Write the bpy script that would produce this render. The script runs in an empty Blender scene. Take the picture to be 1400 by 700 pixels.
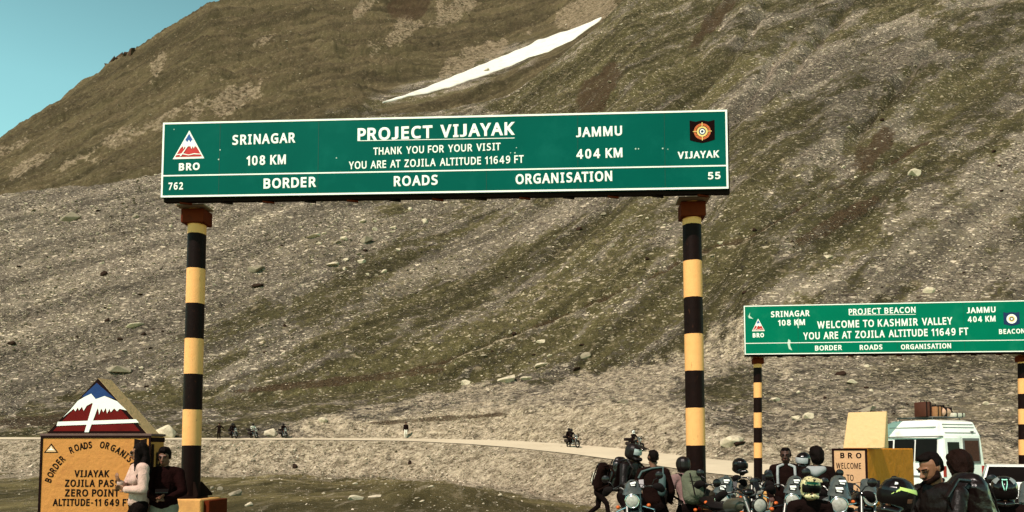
import bpy, bmesh, math, random
import numpy as np
from mathutils import Vector, Matrix

random.seed(7)
rng = np.random.default_rng(11)
scene = bpy.context.scene
COL = scene.collection
R = math.radians

# ---------------------------------------------------------------- camera, sky, sun, exposure
F, CX, CY, PITCH, EYE = 1011.0, 700.0, 550.0, R(3.62), 1.6
cam_d = bpy.data.cameras.new("camera")
cam = bpy.data.objects.new("camera", cam_d); COL.objects.link(cam)
cam.location = (0, 0, EYE)
cam.rotation_euler = (R(90) + PITCH, 0, 0)
cam_d.sensor_fit = 'HORIZONTAL'; cam_d.sensor_width = 36.0
cam_d.lens = 36.0 * F / 1400.0
cam_d.shift_y = (CY - 350.0) / 1400.0
cam_d.clip_start = 0.1; cam_d.clip_end = 20000
scene.camera = cam

SUN = Vector((-0.40, -0.54, 0.80)).normalized()
world = bpy.data.worlds.new("World"); scene.world = world; world.use_nodes = True
nt = world.node_tree
for n in list(nt.nodes): nt.nodes.remove(n)
sky = nt.nodes.new("ShaderNodeTexSky"); sky.sky_type = 'NISHITA'; sky.sun_disc = False
sky.sun_elevation = math.asin(SUN.z); sky.sun_rotation = math.atan2(SUN.x, SUN.y)
sky.altitude = 3500; sky.air_density = 1.5; sky.dust_density = 1.2; sky.ozone_density = 0.6
tint = nt.nodes.new("ShaderNodeMix"); tint.data_type = 'RGBA'; tint.blend_type = 'MULTIPLY'
tint.inputs[0].default_value = 1.0
tint.inputs[7].default_value = (0.68, 0.92, 0.585, 1)
bgn = nt.nodes.new("ShaderNodeBackground"); bgn.inputs[1].default_value = 0.15
wo = nt.nodes.new("ShaderNodeOutputWorld")
geo = nt.nodes.new("ShaderNodeTexCoord"); sep = nt.nodes.new("ShaderNodeSeparateXYZ"); nt.links.new(geo.outputs["Generated"], sep.inputs[0])
ramp = nt.nodes.new("ShaderNodeMapRange"); ramp.inputs[1].default_value = 0.40; ramp.inputs[2].default_value = 0.85   # sky lifted near the mountains and dimmed overhead to cut ambient light
ramp.inputs[3].default_value = 1.9; ramp.inputs[4].default_value = 0.22
nt.links.new(sep.outputs[2], ramp.inputs[0])
dark = nt.nodes.new("ShaderNodeVectorMath"); dark.operation = 'SCALE'
nt.links.new(sky.outputs[0], tint.inputs[6]); nt.links.new(tint.outputs[2], dark.inputs[0]); nt.links.new(ramp.outputs[0], dark.inputs["Scale"]); nt.links.new(dark.outputs[0], bgn.inputs[0])
nt.links.new(bgn.outputs[0], wo.inputs[0])

sun_d = bpy.data.lights.new("sun", 'SUN'); sun_d.energy = 5.0; sun_d.angle = R(0.53)
sun_d.color = (1.0, 0.880, 0.795)
sun = bpy.data.objects.new("sun", sun_d); COL.objects.link(sun)
sun.rotation_euler = (-SUN).to_track_quat('-Z', 'Y').to_euler()

scene.view_settings.view_transform = 'Standard'
scene.view_settings.look = 'None'
scene.view_settings.gamma = 1.0
scene.view_settings.use_curve_mapping = False
scene.view_settings.exposure = 0.2

# ---------------------------------------------------------------- projection helpers (used to place real geometry)
SP, CP = math.sin(PITCH), math.cos(PITCH)
def uv(px, py):
    """pixel of the survey photo -> (x/y, (z-eye)/y)"""
    a = (px - CX) / F; b = (CY - py) / F
    dy = CP - SP * b; dz = SP + CP * b
    return a / dy, dz / dy
def P(px, py, D):
    u, v = uv(px, py)
    return Vector((u * D, D, EYE + v * D))
def topix(x, y, z):
    h = z - EYE
    fw = y * CP + h * SP; up = -y * SP + h * CP
    return CX + F * x / fw, CY - F * up / fw

# ---------------------------------------------------------------- materials
_mats = {}
def mat(name, col, rough=0.55, metal=0.0, var=0.18, scale=6.0, bump=0.0, bscale=40.0, coat=0.0, spec=0.2, dirt=None, dscale=3.0, damt=0.5):
    if name in _mats: return _mats[name]
    m = bpy.data.materials.new(name); m.use_nodes = True
    t = m.node_tree; b = t.nodes["Principled BSDF"]
    tc = t.nodes.new("ShaderNodeTexCoord")
    nz = t.nodes.new("ShaderNodeTexNoise"); nz.inputs["Scale"].default_value = scale; nz.inputs["Detail"].default_value = 6
    t.links.new(tc.outputs["Object"], nz.inputs["Vector"])
    mx = t.nodes.new("ShaderNodeMix"); mx.data_type = 'RGBA'
    mx.inputs[6].default_value = (*[c * (1 - var) for c in col], 1)
    mx.inputs[7].default_value = (*[min(1, c * (1 + var)) for c in col], 1)
    t.links.new(nz.outputs[0], mx.inputs[0])
    out = mx.outputs[2]
    if dirt:
        n2 = t.nodes.new("ShaderNodeTexNoise"); n2.inputs["Scale"].default_value = dscale; n2.inputs["Detail"].default_value = 8
        n2.inputs["Roughness"].default_value = 0.65
        t.links.new(tc.outputs["Object"], n2.inputs["Vector"])
        rp = t.nodes.new("ShaderNodeMapRange"); rp.inputs[1].default_value = 0.52; rp.inputs[2].default_value = 0.68
        rp.inputs[4].default_value = damt
        t.links.new(n2.outputs[0], rp.inputs[0])
        m2 = t.nodes.new("ShaderNodeMix"); m2.data_type = 'RGBA'
        t.links.new(rp.outputs[0], m2.inputs[0]); t.links.new(out, m2.inputs[6]); m2.inputs[7].default_value = (*dirt, 1)
        out = m2.outputs[2]
    t.links.new(out, b.inputs["Base Color"])
    b.inputs["Roughness"].default_value = rough; b.inputs["Metallic"].default_value = metal
    b.inputs["Coat Weight"].default_value = coat; b.inputs["Specular IOR Level"].default_value = spec
    if bump:
        n3 = t.nodes.new("ShaderNodeTexNoise"); n3.inputs["Scale"].default_value = bscale; n3.inputs["Detail"].default_value = 5
        t.links.new(tc.outputs["Object"], n3.inputs["Vector"])
        bp = t.nodes.new("ShaderNodeBump"); bp.inputs["Strength"].default_value = bump; bp.inputs["Distance"].default_value = 0.02
        t.links.new(n3.outputs[0], bp.inputs["Height"]); t.links.new(bp.outputs[0], b.inputs["Normal"])
    _mats[name] = m
    return m

# ---------------------------------------------------------------- object helpers
def link(name, me, m=None, parent=None, smooth=False):
    o = bpy.data.objects.new(name, me); COL.objects.link(o)
    if m is not None:
        for k in (m if isinstance(m, (list, tuple)) else [m]): me.materials.append(k)
    if parent is not None: o.parent = parent
    if smooth: me.polygons.foreach_set("use_smooth", [True] * len(me.polygons))
    return o
def tag(o, label=None, cat=None, group=None, kind=None):
    if label: o["label"] = label
    if cat: o["category"] = cat
    if group: o["group"] = group
    if kind: o["kind"] = kind
    return o
def thing(name, label, cat, loc, rz=0.0, group=None):
    o = bpy.data.objects.new(name, None); COL.objects.link(o)
    o.location = loc; o.rotation_euler = (0, 0, rz); o.empty_display_size = 0.2
    return tag(o, label, cat, group)

# ---------------------------------------------------------------- numpy value noise
def _hash(ix, iy, seed):
    h = (ix.astype(np.int64) * 374761393 + iy.astype(np.int64) * 668265263 + seed * 974711) & 0x7fffffff
    h = ((h ^ (h >> 13)) * 1274126177) & 0x7fffffff
    return ((h ^ (h >> 16)) & 0xffff) / 65535.0
def vnoise(x, y, seed=0):
    ix = np.floor(x); iy = np.floor(y); fx = x - ix; fy = y - iy
    fx = fx * fx * (3 - 2 * fx); fy = fy * fy * (3 - 2 * fy)
    a = _hash(ix, iy, seed); b = _hash(ix + 1, iy, seed); c = _hash(ix, iy + 1, seed); d = _hash(ix + 1, iy + 1, seed)
    return (a * (1 - fx) + b * fx) * (1 - fy) + (c * (1 - fx) + d * fx) * fy * 1.0
def fbm(x, y, octv=5, seed=0, gain=0.5, ridged=False):
    s = np.zeros_like(x); a = 1.0; tot = 0.0
    for i in range(octv):
        n = vnoise(x * 2 ** i + 17.3 * i, y * 2 ** i - 9.1 * i, seed + i)
        if ridged: n = 1 - np.abs(2 * n - 1)
        s += a * n; tot += a; a *= gain
    return s / tot
def sstep(a, b, x):
    t = np.clip((x - a) / (b - a), 0, 1); return t * t * (3 - 2 * t)

# ---------------------------------------------------------------- terrain (one continuous height sheet)
PXK = np.array([-900, -400, 0, 140, 285, 450, 525, 600, 690, 760, 822, 900, 1000, 1150, 1400, 1800, 2300], float)
def curve(pts, eval_u):
    """pts: list of (px, py, D) -> D(u), v(u)"""
    a = sorted((uv(p[0], p[1]) + (p[2],)) for p in pts)
    us = np.array([q[0] for q in a]); vs = np.array([q[1] for q in a]); ds = np.array([q[2] for q in a])
    return np.interp(eval_u, us, ds), np.interp(eval_u, us, vs)
pxs = np.concatenate([np.linspace(-900, -60, 60, endpoint=False), np.linspace(-60, 1460, 960), np.linspace(1461, 2300, 60)])
US = (pxs - CX) / F
def smooth1(a, k=25):
    ker = np.hanning(k + 2)[1:-1]; ker /= ker.sum()
    return np.convolve(np.pad(a, k // 2, mode='edge'), ker, mode='valid')
def C(pts, k=25):
    D, v = curve(pts, US)
    D = smooth1(D, k); v = smooth1(v, k)
    return D, EYE + v * D
def Z(pts, k=25):  # pts (px, D, z)
    us = [(p[0] - CX) / F for p in pts]
    return smooth1(np.interp(US, us, [p[1] for p in pts]), k), smooth1(np.interp(US, us, [p[2] for p in pts]), k)
cA = Z([(-900, 15, -.06), (1100, 15, -.06), (1250, 15, -.2), (2300, 15, -.2)])
cB = C([(-900, 640, 73), (0, 645, 71), (130, 640, 71), (300, 650, 70), (380, 646, 70), (450, 654, 69), (555, 656, 66), (640, 665, 61), (700, 671, 56), (800, 690, 47), (860, 699, 40), (930, 692, 33), (1020, 684, 28), (1150, 682, 28), (1400, 684, 29), (2300, 690, 29)])
cC = C([(-900, 606, 78), (0, 601.5, 77), (280, 602, 76), (430, 602, 75), (555, 603.5, 73), (640, 608, 69), (700, 613, 65), (781, 622, 58), (860, 633, 51), (960, 648, 43.5), (1040, 657, 39), (1150, 668, 36), (1400, 674, 35), (2300, 680, 35)])
cD = C([(-900, 601, 84), (0, 598.3, 83), (280, 599.3, 82), (430, 599.5, 81), (555, 600, 79.5), (640, 601.5, 77), (700, 603, 74), (781, 608, 68), (860, 615, 61), (960, 627, 52.5), (1040, 635, 48), (1150, 644, 46), (1400, 655, 46), (2300, 670, 46)])
cE = C([(-900, 585, 90), (0, 583, 88), (300, 585, 87), (400, 578, 86), (430, 570, 86), (560, 566, 85), (640, 563, 83), (700, 560, 81), (850, 555, 72), (950, 565, 62), (1040, 592, 56), (1200, 602, 54), (1400, 602, 54), (2300, 600, 54)])
cE2 = C([(-900, 555, 118), (0, 550, 118), (300, 553, 116), (430, 545, 116), (560, 535, 118), (700, 523, 118), (850, 505, 115), (950, 490, 112), (1040, 500, 100), (1200, 500, 96), (1400, 500, 94), (2300, 480, 94)])
cF = C([(-900, 420, 230), (-400, 330, 230), (0, 264, 235), (110, 254, 235), (220, 237, 240), (330, 205, 255), (450, 164, 275), (525, 156, 290), (600, 150, 300), (690, 131, 310), (760, 80, 325), (822, 29, 345), (860, -10, 360), (1000, -90, 470), (1200, -120, 560), (1400, -150, 620), (2300, -300, 800)])
_D, _z = cF
cG = (_D + 35, _z - 2.0 - 0.0 * _D)
cH = C([(-900, 560, 480), (-400, 430, 480), (0, 188, 500), (70, 143, 520), (140, 99, 540), (182, 71, 560), (240, 30, 585), (285, 0, 610), (380, -35, 720), (450, -60, 820), (600, -75, 1100), (760, -90, 1450), (900, -160, 1600), (1400, -190, 1700), (2300, -320, 1800)], 13)
cI = (cH[0] * 1.5, cH[1] * 0.6)
rows = [(cA, cB, 90), (cB, cC, 100), (cC, cD, 16), (cD, cE, 50), (cE, cE2, 70), (cE2, cF, 420), (cF, cG, 12), (cG, cH, 300), (cH, cI, 8)]
DD, ZZ, SEG = [], [], []
for k, (c0, c1, n) in enumerate(rows):
    for i in range(n):
        t = i / n
        D = c0[0] * (c1[0] / c0[0]) ** t
        w = (D - c0[0]) / (c1[0] - c0[0])
        if k == 6: w = w ** 0.5
        ZZ.append(c0[1] + (c1[1] - c0[1]) * w); DD.append(D); SEG.append(np.full_like(D, k + t))
DD.append(cI[0]); ZZ.append(cI[1]); SEG.append(np.full_like(cI[0], 9.0))
DD = np.array(DD); ZZ = np.array(ZZ); SEG = np.array(SEG)
# soften the creases between profile pieces (not at the road)
ker = np.hanning(15)[1:-1]; ker /= ker.sum()
pad = np.pad(ZZ, ((6, 6), (0, 0)), mode='edge')
ZS = sum(ker[i] * pad[i:i + ZZ.shape[0]] for i in range(13))
soft = ((SEG < 1.85) | (SEG > 3.15)) & (SEG < 8.9)
ZZ = np.where(soft, ZS, ZZ)
XX = US[None, :] * DD; YY = DD
# relief: gullies along the fall line, hummocks, benches
fl = np.array([0.82, 0.57])
al = XX * fl[0] + YY * fl[1]; ac = -XX * fl[1] + YY * fl[0]
hill = sstep(4.0, 5.25, SEG)
far = sstep(6.6, 7.1, SEG)
n_g = fbm(ac / 16, al / 85, 5, 1) - .5
n_m = fbm(XX / 9, YY / 9, 5, 2, 0.55) - .5
n_r = fbm(ac / 7, al / 26, 4, 3, ridged=True) - .5
n_s = fbm(XX / 1.7, YY / 1.7, 3, 4, 0.6) - .5
roadm = np.clip(np.minimum(sstep(2.0, 1.75, SEG) + sstep(3.0, 3.2, SEG), 1), 0, 1)
tonear = np.clip(sstep(0.02, .5, SEG), 0, 1)
amp = np.clip(DD / 200, 0, 2.2)
crest = 1 - 0.75 * np.exp(-((SEG - 6.0) / 0.05) ** 2)
dz = hill * crest * amp * (6.5 * n_g + 2.2 * n_m + 3.2 * n_r + 1.0 * n_s)
bank = (sstep(.7, 1.1, SEG) * sstep(2.0, 1.85, SEG) + sstep(3.0, 3.3, SEG) * sstep(5.2, 4.4, SEG))
dz += bank * (1.1 * n_m + .55 * n_s + .5 * (fbm(XX / 1.6, YY / 9, 4, 6, ridged=True) - .5))
dz += sstep(0.05, .4, SEG) * sstep(1.1, .8, SEG) * (.55 * (fbm(XX / 6, YY / 6, 4, 8) - .5) + .14 * n_s)
dz += far * (9 * (fbm(ac / 40, al / 160, 5, 12) - .5) + 5 * (fbm(XX / 22, YY / 22, 5, 13, .6) - .5)) * sstep(8.02, 7.85, SEG)
# hummock in the hollow, low centre
PX0, PY0 = topix(XX, YY, ZZ)
sx = np.array([521, 557, 586, 614, 683, 726, 734, 751, 763, 786, 800, 824]); su = np.array([141, 129.5, 118.5, 107, 78.5, 61, 55, 50.5, 45.5, 39, 33, 23.5]); sl = np.array([142, 132.5, 127, 119.5, 96, 78, 75, 70.5, 64, 53, 42.5, 25])
smid = np.interp(PX0, sx, (su + sl) / 2)
snowbed = np.exp(-((PY0 - smid) / 26) ** 4) * sstep(490, 530, PX0) * sstep(860, 820, PX0) * (SEG > 6.9)
tx = np.array([560, 640, 700, 780, 860, 960, 1040, 1110, 1200, 1260]); ty = np.array([512, 487, 466, 430, 396, 345, 300, 262, 222, 196])
wob_ = 7 * (fbm(PX0 / 30, PY0 / 30, 3, 44) - .5)
tr0 = PY0 - np.interp(PX0, tx, ty) + wob_
trench = np.exp(-(tr0 / 3.2) ** 2) * (SEG > 4) * (SEG < 6) * sstep(555, 600, PX0) * sstep(1270, 1200, PX0)
lw = sstep(700, 250, PX0) * sstep(3.9, 4.3, SEG) * (SEG < 6.2)
dz = dz * (1 - .93 * snowbed) * (1 - .62 * lw) + lw * amp * (1.6 * n_m + .9 * n_s + .8 * (fbm(XX / 4, YY / 4, 4, 91, .6) - .5)) - trench * 1.5 * np.clip(DD / 150, .5, 1.6)
for (qx, qy, qw, qh, qr, dep) in ((800, 130, 60, 15, 52, 3.5), (975, 28, 50, 10, 50, 4), (1150, 300, 80, 7, 28, 2.2), (1010, 60, 90, 8, 55, 3.5), (1040, 110, 90, 8, 55, 3), (1130, 40, 110, 7, 50, 4), (905, 190, 60, 7, 48, 2.5), (560, 525, 200, 4, 6, 1.0), (620, 572, 120, 3, 4, .6), (470, 340, 90, 6, 12, 1.2), (350, 375, 50, 6, 8, 1.0), (1230, 120, 120, 7, 45, 3)):
    c_, s_ = math.cos(R(qr)), math.sin(R(qr)); dx_ = PX0 - qx; dy_ = -(PY0 - qy)
    a_ = (dx_ * c_ + dy_ * s_) / qw; b2_ = (-dx_ * s_ + dy_ * c_) / qh + 1.2 * (fbm(PX0 / 18, PY0 / 18, 3, 47) - .5)
    dz = dz - dep * np.exp(-a_ ** 2) * np.exp(-b2_ ** 2) * (SEG > 3.2) * (SEG < 6)
hx, hy = 610, 684
u0, v0 = uv(hx, hy); hD = (EYE + .7) / (-v0) * 0.86
hum = np.exp(-(((XX - u0 * hD) / 2.3) ** 2 + ((YY - hD) / 2.6) ** 2))
dz += hum * .72
ZZ = ZZ + dz * roadm * np.where(SEG < 1, tonear, 1)
nr, nc = ZZ.shape

def tz(x, y):
    """ground height of the terrain sheet"""
    if y < 15.2: return 0.0
    j = int(np.clip(np.searchsorted(US, x / y), 1, nc - 1))
    w = (x / y - US[j - 1]) / (US[j] - US[j - 1])
    return float((1 - w) * np.interp(y, DD[:, j - 1], ZZ[:, j - 1]) + w * np.interp(y, DD[:, j], ZZ[:, j]))
PXV, PYV = topix(XX, YY, ZZ)
RUN = np.minimum.accumulate(PYV, axis=0)
def hit(px, py):
    """first visible terrain point on the sight line of a pixel"""
    u = (px - CX) / F
    for _ in range(3):
        j = int(np.clip(np.searchsorted(US, u), 0, nc - 1))
        i = int(np.clip(np.argmax(PYV[:, j] <= py), 0, nr - 1))
        u += (px - PXV[i, j]) / F
    return Vector((XX[i, j], YY[i, j], ZZ[i, j]))

# ground-cover masks (what grows or lies where)
def blob(cx, cy, rx, ry, rot=0.0, wob=.55, seed=30):
    c, s = math.cos(R(rot)), math.sin(R(rot))
    dx = PXV - cx; dy = -(PYV - cy)
    a = (dx * c + dy * s) / rx; b = (-dx * s + dy * c) / ry
    d = np.sqrt(a * a + b * b) + wob * (fbm(PXV / 22, PYV / 22, 4, seed) - .5) * 2
    return sstep(1.15, .75, d)
patch = fbm(ac / 9 * 1.0, al / 30, 5, 21, .6)
patch2 = fbm(XX / 14, YY / 14, 5, 22, .62)
patch3 = fbm(ac / 2.2, al / 9, 4, 23, .6)
grass = .92 * sstep(.40, .58, .40 * patch + .30 * patch2 + .30 * patch3)
left = sstep(560, 200, PXV + (PYV - 300) * 0.8 + 160 * (patch2 - .5))
pale = np.zeros_like(ZZ)
nearhill = (SEG >= 4) & (SEG < 6.4)
streak = fbm(ac / 3.0, al / 22, 5, 25, .65)
grass = np.where(nearhill, grass * (1 - .78 * left), grass)
for b in [(560, 405, 150, 26, 22), (560, 500, 160, 26, 14), (760, 470, 170, 24, 24), (850, 90, 110, 70, 45), (940, 120, 90, 60, 45), (760, 135, 80, 40, 40), (960, 340, 200, 26, 30), (820, 390, 150, 20, 26), (1250, 150, 140, 40, 38), (130, 560, 170, 26, 8), (420, 540, 130, 18, 8), (660, 560, 140, 12, 6), (1150, 330, 90, 24, 32), (1180, 250, 90, 30, 40)]:
    grass = np.maximum(grass, .95 * blob(*b) * nearhill * sstep(.26, .55, .65 * streak + .35 * patch2))
for b in [(330, 330, 240, 80, 10), (650, 340, 200, 24, 24), (560, 300, 130, 18, 24), (1050, 110, 70, 16, 50), (1300, 330, 120, 40, 30), (1120, 470, 120, 60, 10)]:
    grass = grass * (1 - .6 * blob(*b, seed=33) * nearhill)
# beige cut banks, embankment
bn = fbm(XX / 6, YY / 30, 5, 28, .6) - .5
pale = np.maximum(pale, sstep(.80, .98, SEG + .75 * bn) * (SEG < 2.2))
pale = np.maximum(pale, sstep(4.25, 3.8, SEG + 1.3 * (patch2 - .5)) * (SEG >= 2.9) * sstep(330, 460, PXV) * (.55 + .6 * patch3))
pale = np.maximum(pale, .55 * blob(840, 530, 200, 26, 14, .9))
pale = np.maximum(pale, .5 * blob(610, 545, 120, 12, 8, .9))
pale = np.maximum(pale, .5 * blob(1060, 470, 130, 40, 10, .8))
pale = np.maximum(pale, .35 * sstep(380, 560, PYV) * sstep(950, 1100, PXV) * (SEG > 3))
hollow = (SEG < 1.0)
gh = sstep(.22, .46, .5 * fbm(XX / 7, YY / 26, 4, 27) + .5 * fbm(XX / 2, YY / 9, 4, 26))
grass = np.where(hollow, gh * .95, grass); pale = np.where(hollow, np.maximum(pale, .30 * (1 - gh)), pale)
grass = grass * (1 - pale)
soil = np.zeros_like(ZZ)
for b in [(815, 130, 60, 22, 50), (975, 30, 45, 12, 50), (1190, 210, 50, 16, 40), (560, 10, 40, 20, 20), (1150, 300, 70, 10, 28), (470, 520, 180, 6, 6), (610, 572, 110, 4, 4), (60, 575, 120, 8, 4)]:
    soil = np.maximum(soil, blob(*b, seed=40) * (.45 + .6 * patch3))
# the dark trench that runs up the slope behind the right post
d_tr = tr0; wob = 0
soil = np.maximum(soil, 1.0 * np.exp(-((d_tr) / 3.0) ** 2) * nearhill * (PXV > 555) * (PXV < 1270))
pale = np.maximum(pale, .5 * np.exp(-((d_tr + wob - 6) / 2.5) ** 2) * nearhill * (PXV > 600) * (PXV < 1100) * patch3 * 1.6)
# bare strips on the far mountain
isfar = SEG >= 6.8
streakA = fbm(ac / 1.8, al / 34, 5, 61, .6); streakB = fbm(ac / 7, al / 90, 4, 62, .6)
strk = np.clip(.5 + 1.5 * (.6 * (streakA - .5) + .7 * (streakB - .5)), 0, 1)
farpale = np.zeros_like(ZZ)
for b in [(315, 130, 46, 17, 25), (40, 225, 34, 7, 30), (205, 170, 60, 9, 30), (500, 8, 24, 9, 40), (620, 12, 46, 22, 30), (560, 40, 46, 14, 28), (650, 80, 60, 12, 24), (790, 16, 44, 18, 20), (150, 190, 50, 6, 32), (360, 56, 22, 5, 28), (20, 200, 30, 7, 30), (215, 95, 10, 30, -20)]:
    farpale = np.maximum(farpale, .95 * blob(*b, wob=1.3, seed=50))
farpale = farpale * isfar
scree2 = np.maximum(blob(600, 118, 130, 16, 15, .5, 52), blob(690, 85, 60, 16, 25, .6, 53)) * isfar
verts = np.stack([XX, YY, ZZ], -1).reshape(-1, 3)
def grid_mesh(name, keep=None, vv=verts):
    idx = np.arange(nr * nc).reshape(nr, nc)
    q = np.stack([idx[:-1, :-1], idx[:-1, 1:], idx[1:, 1:], idx[1:, :-1]], -1)
    if keep is not None: q = q[keep]
    q = q.reshape(-1, 4)
    used = np.unique(q)
    if keep is not None:
        remap = np.full(nr * nc, -1); remap[used] = np.arange(len(used)); q = remap[q]; vv = vv[used]
    me = bpy.data.meshes.new(name)
    me.vertices.add(len(vv)); me.vertices.foreach_set("co", vv.astype(np.float32).ravel())
    me.loops.add(len(q) * 4); me.loops.foreach_set("vertex_index", q.astype(np.int32).ravel())
    me.polygons.add(len(q)); me.polygons.foreach_set("loop_start", np.arange(0, len(q) * 4, 4, dtype=np.int32))
    me.polygons.foreach_set("loop_total", np.full(len(q), 4, np.int32))
    me.polygons.foreach_set("use_smooth", np.ones(len(q), bool))
    me.update(calc_edges=True); me.validate()
    return me, used
tm, _ = grid_mesh("hillside")
def attr(me, name, a):
    at = me.attributes.new(name, 'FLOAT', 'POINT'); at.data.foreach_set("value", np.clip(a, 0, 1).astype(np.float32).ravel())
attr(tm, "grass", grass); attr(tm, "pale", pale); attr(tm, "soil", soil)
attr(tm, "streak", strk); attr(tm, "turf", hollow * grass)
attr(tm, "far", np.where(isfar, 1, 0) * (1 - scree2)); attr(tm, "farpale", farpale)

def ground_material():
    m = bpy.data.materials.new("hillside_ground"); m.use_nodes = True
    t = m.node_tree; N = t.nodes; L = t.links; b = N["Principled BSDF"]
    b.inputs["Roughness"].default_value = .95; b.inputs["Specular IOR Level"].default_value = .1
    tc = N.new("ShaderNodeTexCoord")
    def at(n):
        a = N.new("ShaderNodeAttribute"); a.attribute_name = n; return a.outputs["Fac"]
    def noise(sc, det=6, ro=.6, vec=None):
        n = N.new("ShaderNodeTexNoise"); n.inputs["Scale"].default_value = sc; n.inputs["Detail"].default_value = det; n.inputs["Roughness"].default_value = ro
        L.new(vec or tc.outputs["Object"], n.inputs["Vector"]); return n.outputs[0]
    def rng_(x, a, b2, c=0., d=1.):
        r = N.new("ShaderNodeMapRange"); r.inputs[1].default_value = a; r.inputs[2].default_value = b2; r.inputs[3].default_value = c; r.inputs[4].default_value = d
        L.new(x, r.inputs[0]); return r.outputs[0]
    def mix(f, a, c):
        x = N.new("ShaderNodeMix"); x.data_type = 'RGBA'
        if isinstance(f, float): x.inputs[0].default_value = f
        else: L.new(f, x.inputs[0])
        for s, q in ((6, a), (7, c)):
            if isinstance(q, tuple): x.inputs[s].default_value = (*q, 1)
            else: L.new(q, x.inputs[s])
        return x.outputs[2]
    def mul(a, c):
        x = N.new("ShaderNodeMath"); x.operation = 'MULTIPLY'; L.new(a, x.inputs[0])
        if isinstance(c, float): x.inputs[1].default_value = c
        else: L.new(c, x.inputs[1])
        return x.outputs[0]
    def vor(sc, stretch=.5, thr=.5):
        vo = N.new("ShaderNodeTexVoronoi"); vo.inputs["Scale"].default_value = sc; vo.inputs["Randomness"].default_value = 1
        wp = N.new("ShaderNodeMapping"); wp.inputs["Rotation"].default_value = (0, 0, R(35)); wp.inputs["Scale"].default_value = (stretch, 1, .9)
        L.new(tc.outputs["Object"], wp.inputs["Vector"])
        ad = N.new("ShaderNodeVectorMath"); ad.operation = 'ADD'
        nn = N.new("ShaderNodeTexNoise"); nn.inputs["Scale"].default_value = sc * .8; nn.inputs["Detail"].default_value = 2
        L.new(tc.outputs["Object"], nn.inputs["Vector"])
        sc2 = N.new("ShaderNodeVectorMath"); sc2.operation = 'SCALE'; sc2.inputs["Scale"].default_value = .6 / sc
        L.new(nn.outputs["Color"], sc2.inputs[0]); L.new(wp.outputs[0], ad.inputs[0]); L.new(sc2.outputs[0], ad.inputs[1])
        L.new(ad.outputs[0], vo.inputs["Vector"])
        h = N.new("ShaderNodeSeparateColor"); L.new(vo.outputs["Color"], h.inputs[0])
        return vo.outputs["Distance"], h.outputs[0], h.outputs[1]
    def add(a, c):
        x = N.new("ShaderNodeMath"); x.operation = 'ADD'; L.new(a, x.inputs[0])
        if isinstance(c, float): x.inputs[1].default_value = c
        else: L.new(c, x.inputs[1])
        return x.outputs[0]
    n1 = noise(.9, 8, .70); n2 = noise(.12, 6, .6); n3 = noise(3.4, 6, .70); n4 = noise(.35, 8, .72); n5 = noise(.04, 5, .6)
    d1, r1, g1 = vor(1.15); d2, r2, g2 = vor(2.9, .6)
    st1 = mul(rng_(d1, .42, .26), rng_(r1, .60, .66)); st2 = mul(rng_(d2, .46, .30), rng_(r2, .50, .56))
    def scalec(col, f):
        x = N.new("ShaderNodeVectorMath"); x.operation = 'SCALE'; L.new(col, x.inputs[0]); L.new(f, x.inputs["Scale"]); return x.outputs[0]
    tex = add(mul(n1, .5), mul(n3, .5))  # dark soil speckle, also standing in for shadows between the stones
    n6 = noise(.55, 8, .74)
    scree = mix(rng_(tex, .43, .57), (.024, .017, .012), (.245, .188, .138))
    scree = mix(mul(rng_(n6, .44, .60), .55), scree, (.130, .106, .080))
    scree = mix(mul(rng_(n5, .42, .62), .45), scree, (.078, .064, .047))
    scree = mix(mul(rng_(n2, .50, .66), .40), scree, (.230, .182, .128))
    scree = mix(st2, scree, mix(rng_(g2, .15, .75), (.055, .038, .026), (.56, .445, .335)))
    scree = mix(st1, scree, mix(rng_(g1, .15, .80), (.060, .042, .028), (.52, .41, .30)))
    gr = mix(rng_(tex, .42, .58), (.015, .0115, .004), (.092, .073, .032))
    gr = mix(mul(rng_(n2, .35, .65), .5), gr, (.062, .051, .020))
    gr = mix(mul(rng_(n6, .54, .64), .5), gr, (.16, .12, .07))
    gr = mix(mul(mul(st2, rng_(g1, .66, .70)), .85), gr, (.34, .265, .175))
    gr = mix(mul(mul(st1, rng_(g2, .74, .78)), .9), gr, (.38, .30, .20))
    pl = mix(rng_(tex, .42, .58), (.10, .072, .042), (.55, .43, .30))
    pl = mix(mul(rng_(n6, .53, .62), .55), pl, (.17, .125, .075))
    pl = mix(mul(st2, .7), pl, mix(g2, (.20, .14, .085), (.68, .54, .40)))
    fm = mix(rng_(tex, .40, .62), (.028, .0185, .009), (.118, .085, .045))
    fm = mix(mul(rng_(n4, .40, .62), .6), fm, (.090, .068, .034))
    fm = mix(mul(rng_(n5, .45, .6), .55), fm, (.062, .048, .022))
    fm = mix(mul(rng_(n6, .56, .66), .5), fm, (.17, .125, .078))
    fm = mix(mul(mul(st1, rng_(g2, .9, .93)), .7), fm, (.22, .16, .10))
    fm = scalec(fm, rng_(at("streak"), .28, .74, .68, 1.32))
    fp = mix(rng_(add(mul(n4, .5), mul(n6, .5)), .40, .58), (.050, .031, .016), (.32, .235, .155))
    e_ = add(rng_(n1, .3, .7, -.55, .55), rng_(n3, .3, .7, -.25, .25))
    c = mix(rng_(add(at("grass"), e_), .30, .75), scree, gr)
    mp = N.new("ShaderNodeMapping"); mp.inputs["Scale"].default_value = (1, .16, 1); L.new(tc.outputs["Object"], mp.inputs["Vector"])
    t1 = noise(.55, 8, .68, mp.outputs[0]); t2 = noise(3.0, 5, .65, mp.outputs[0])
    turf = mix(rng_(t1, .36, .64), (.070, .053, .017), (.195, .148, .064))
    turf = mix(mul(rng_(t2, .56, .66), .6), turf, (.42, .33, .22))
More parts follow.
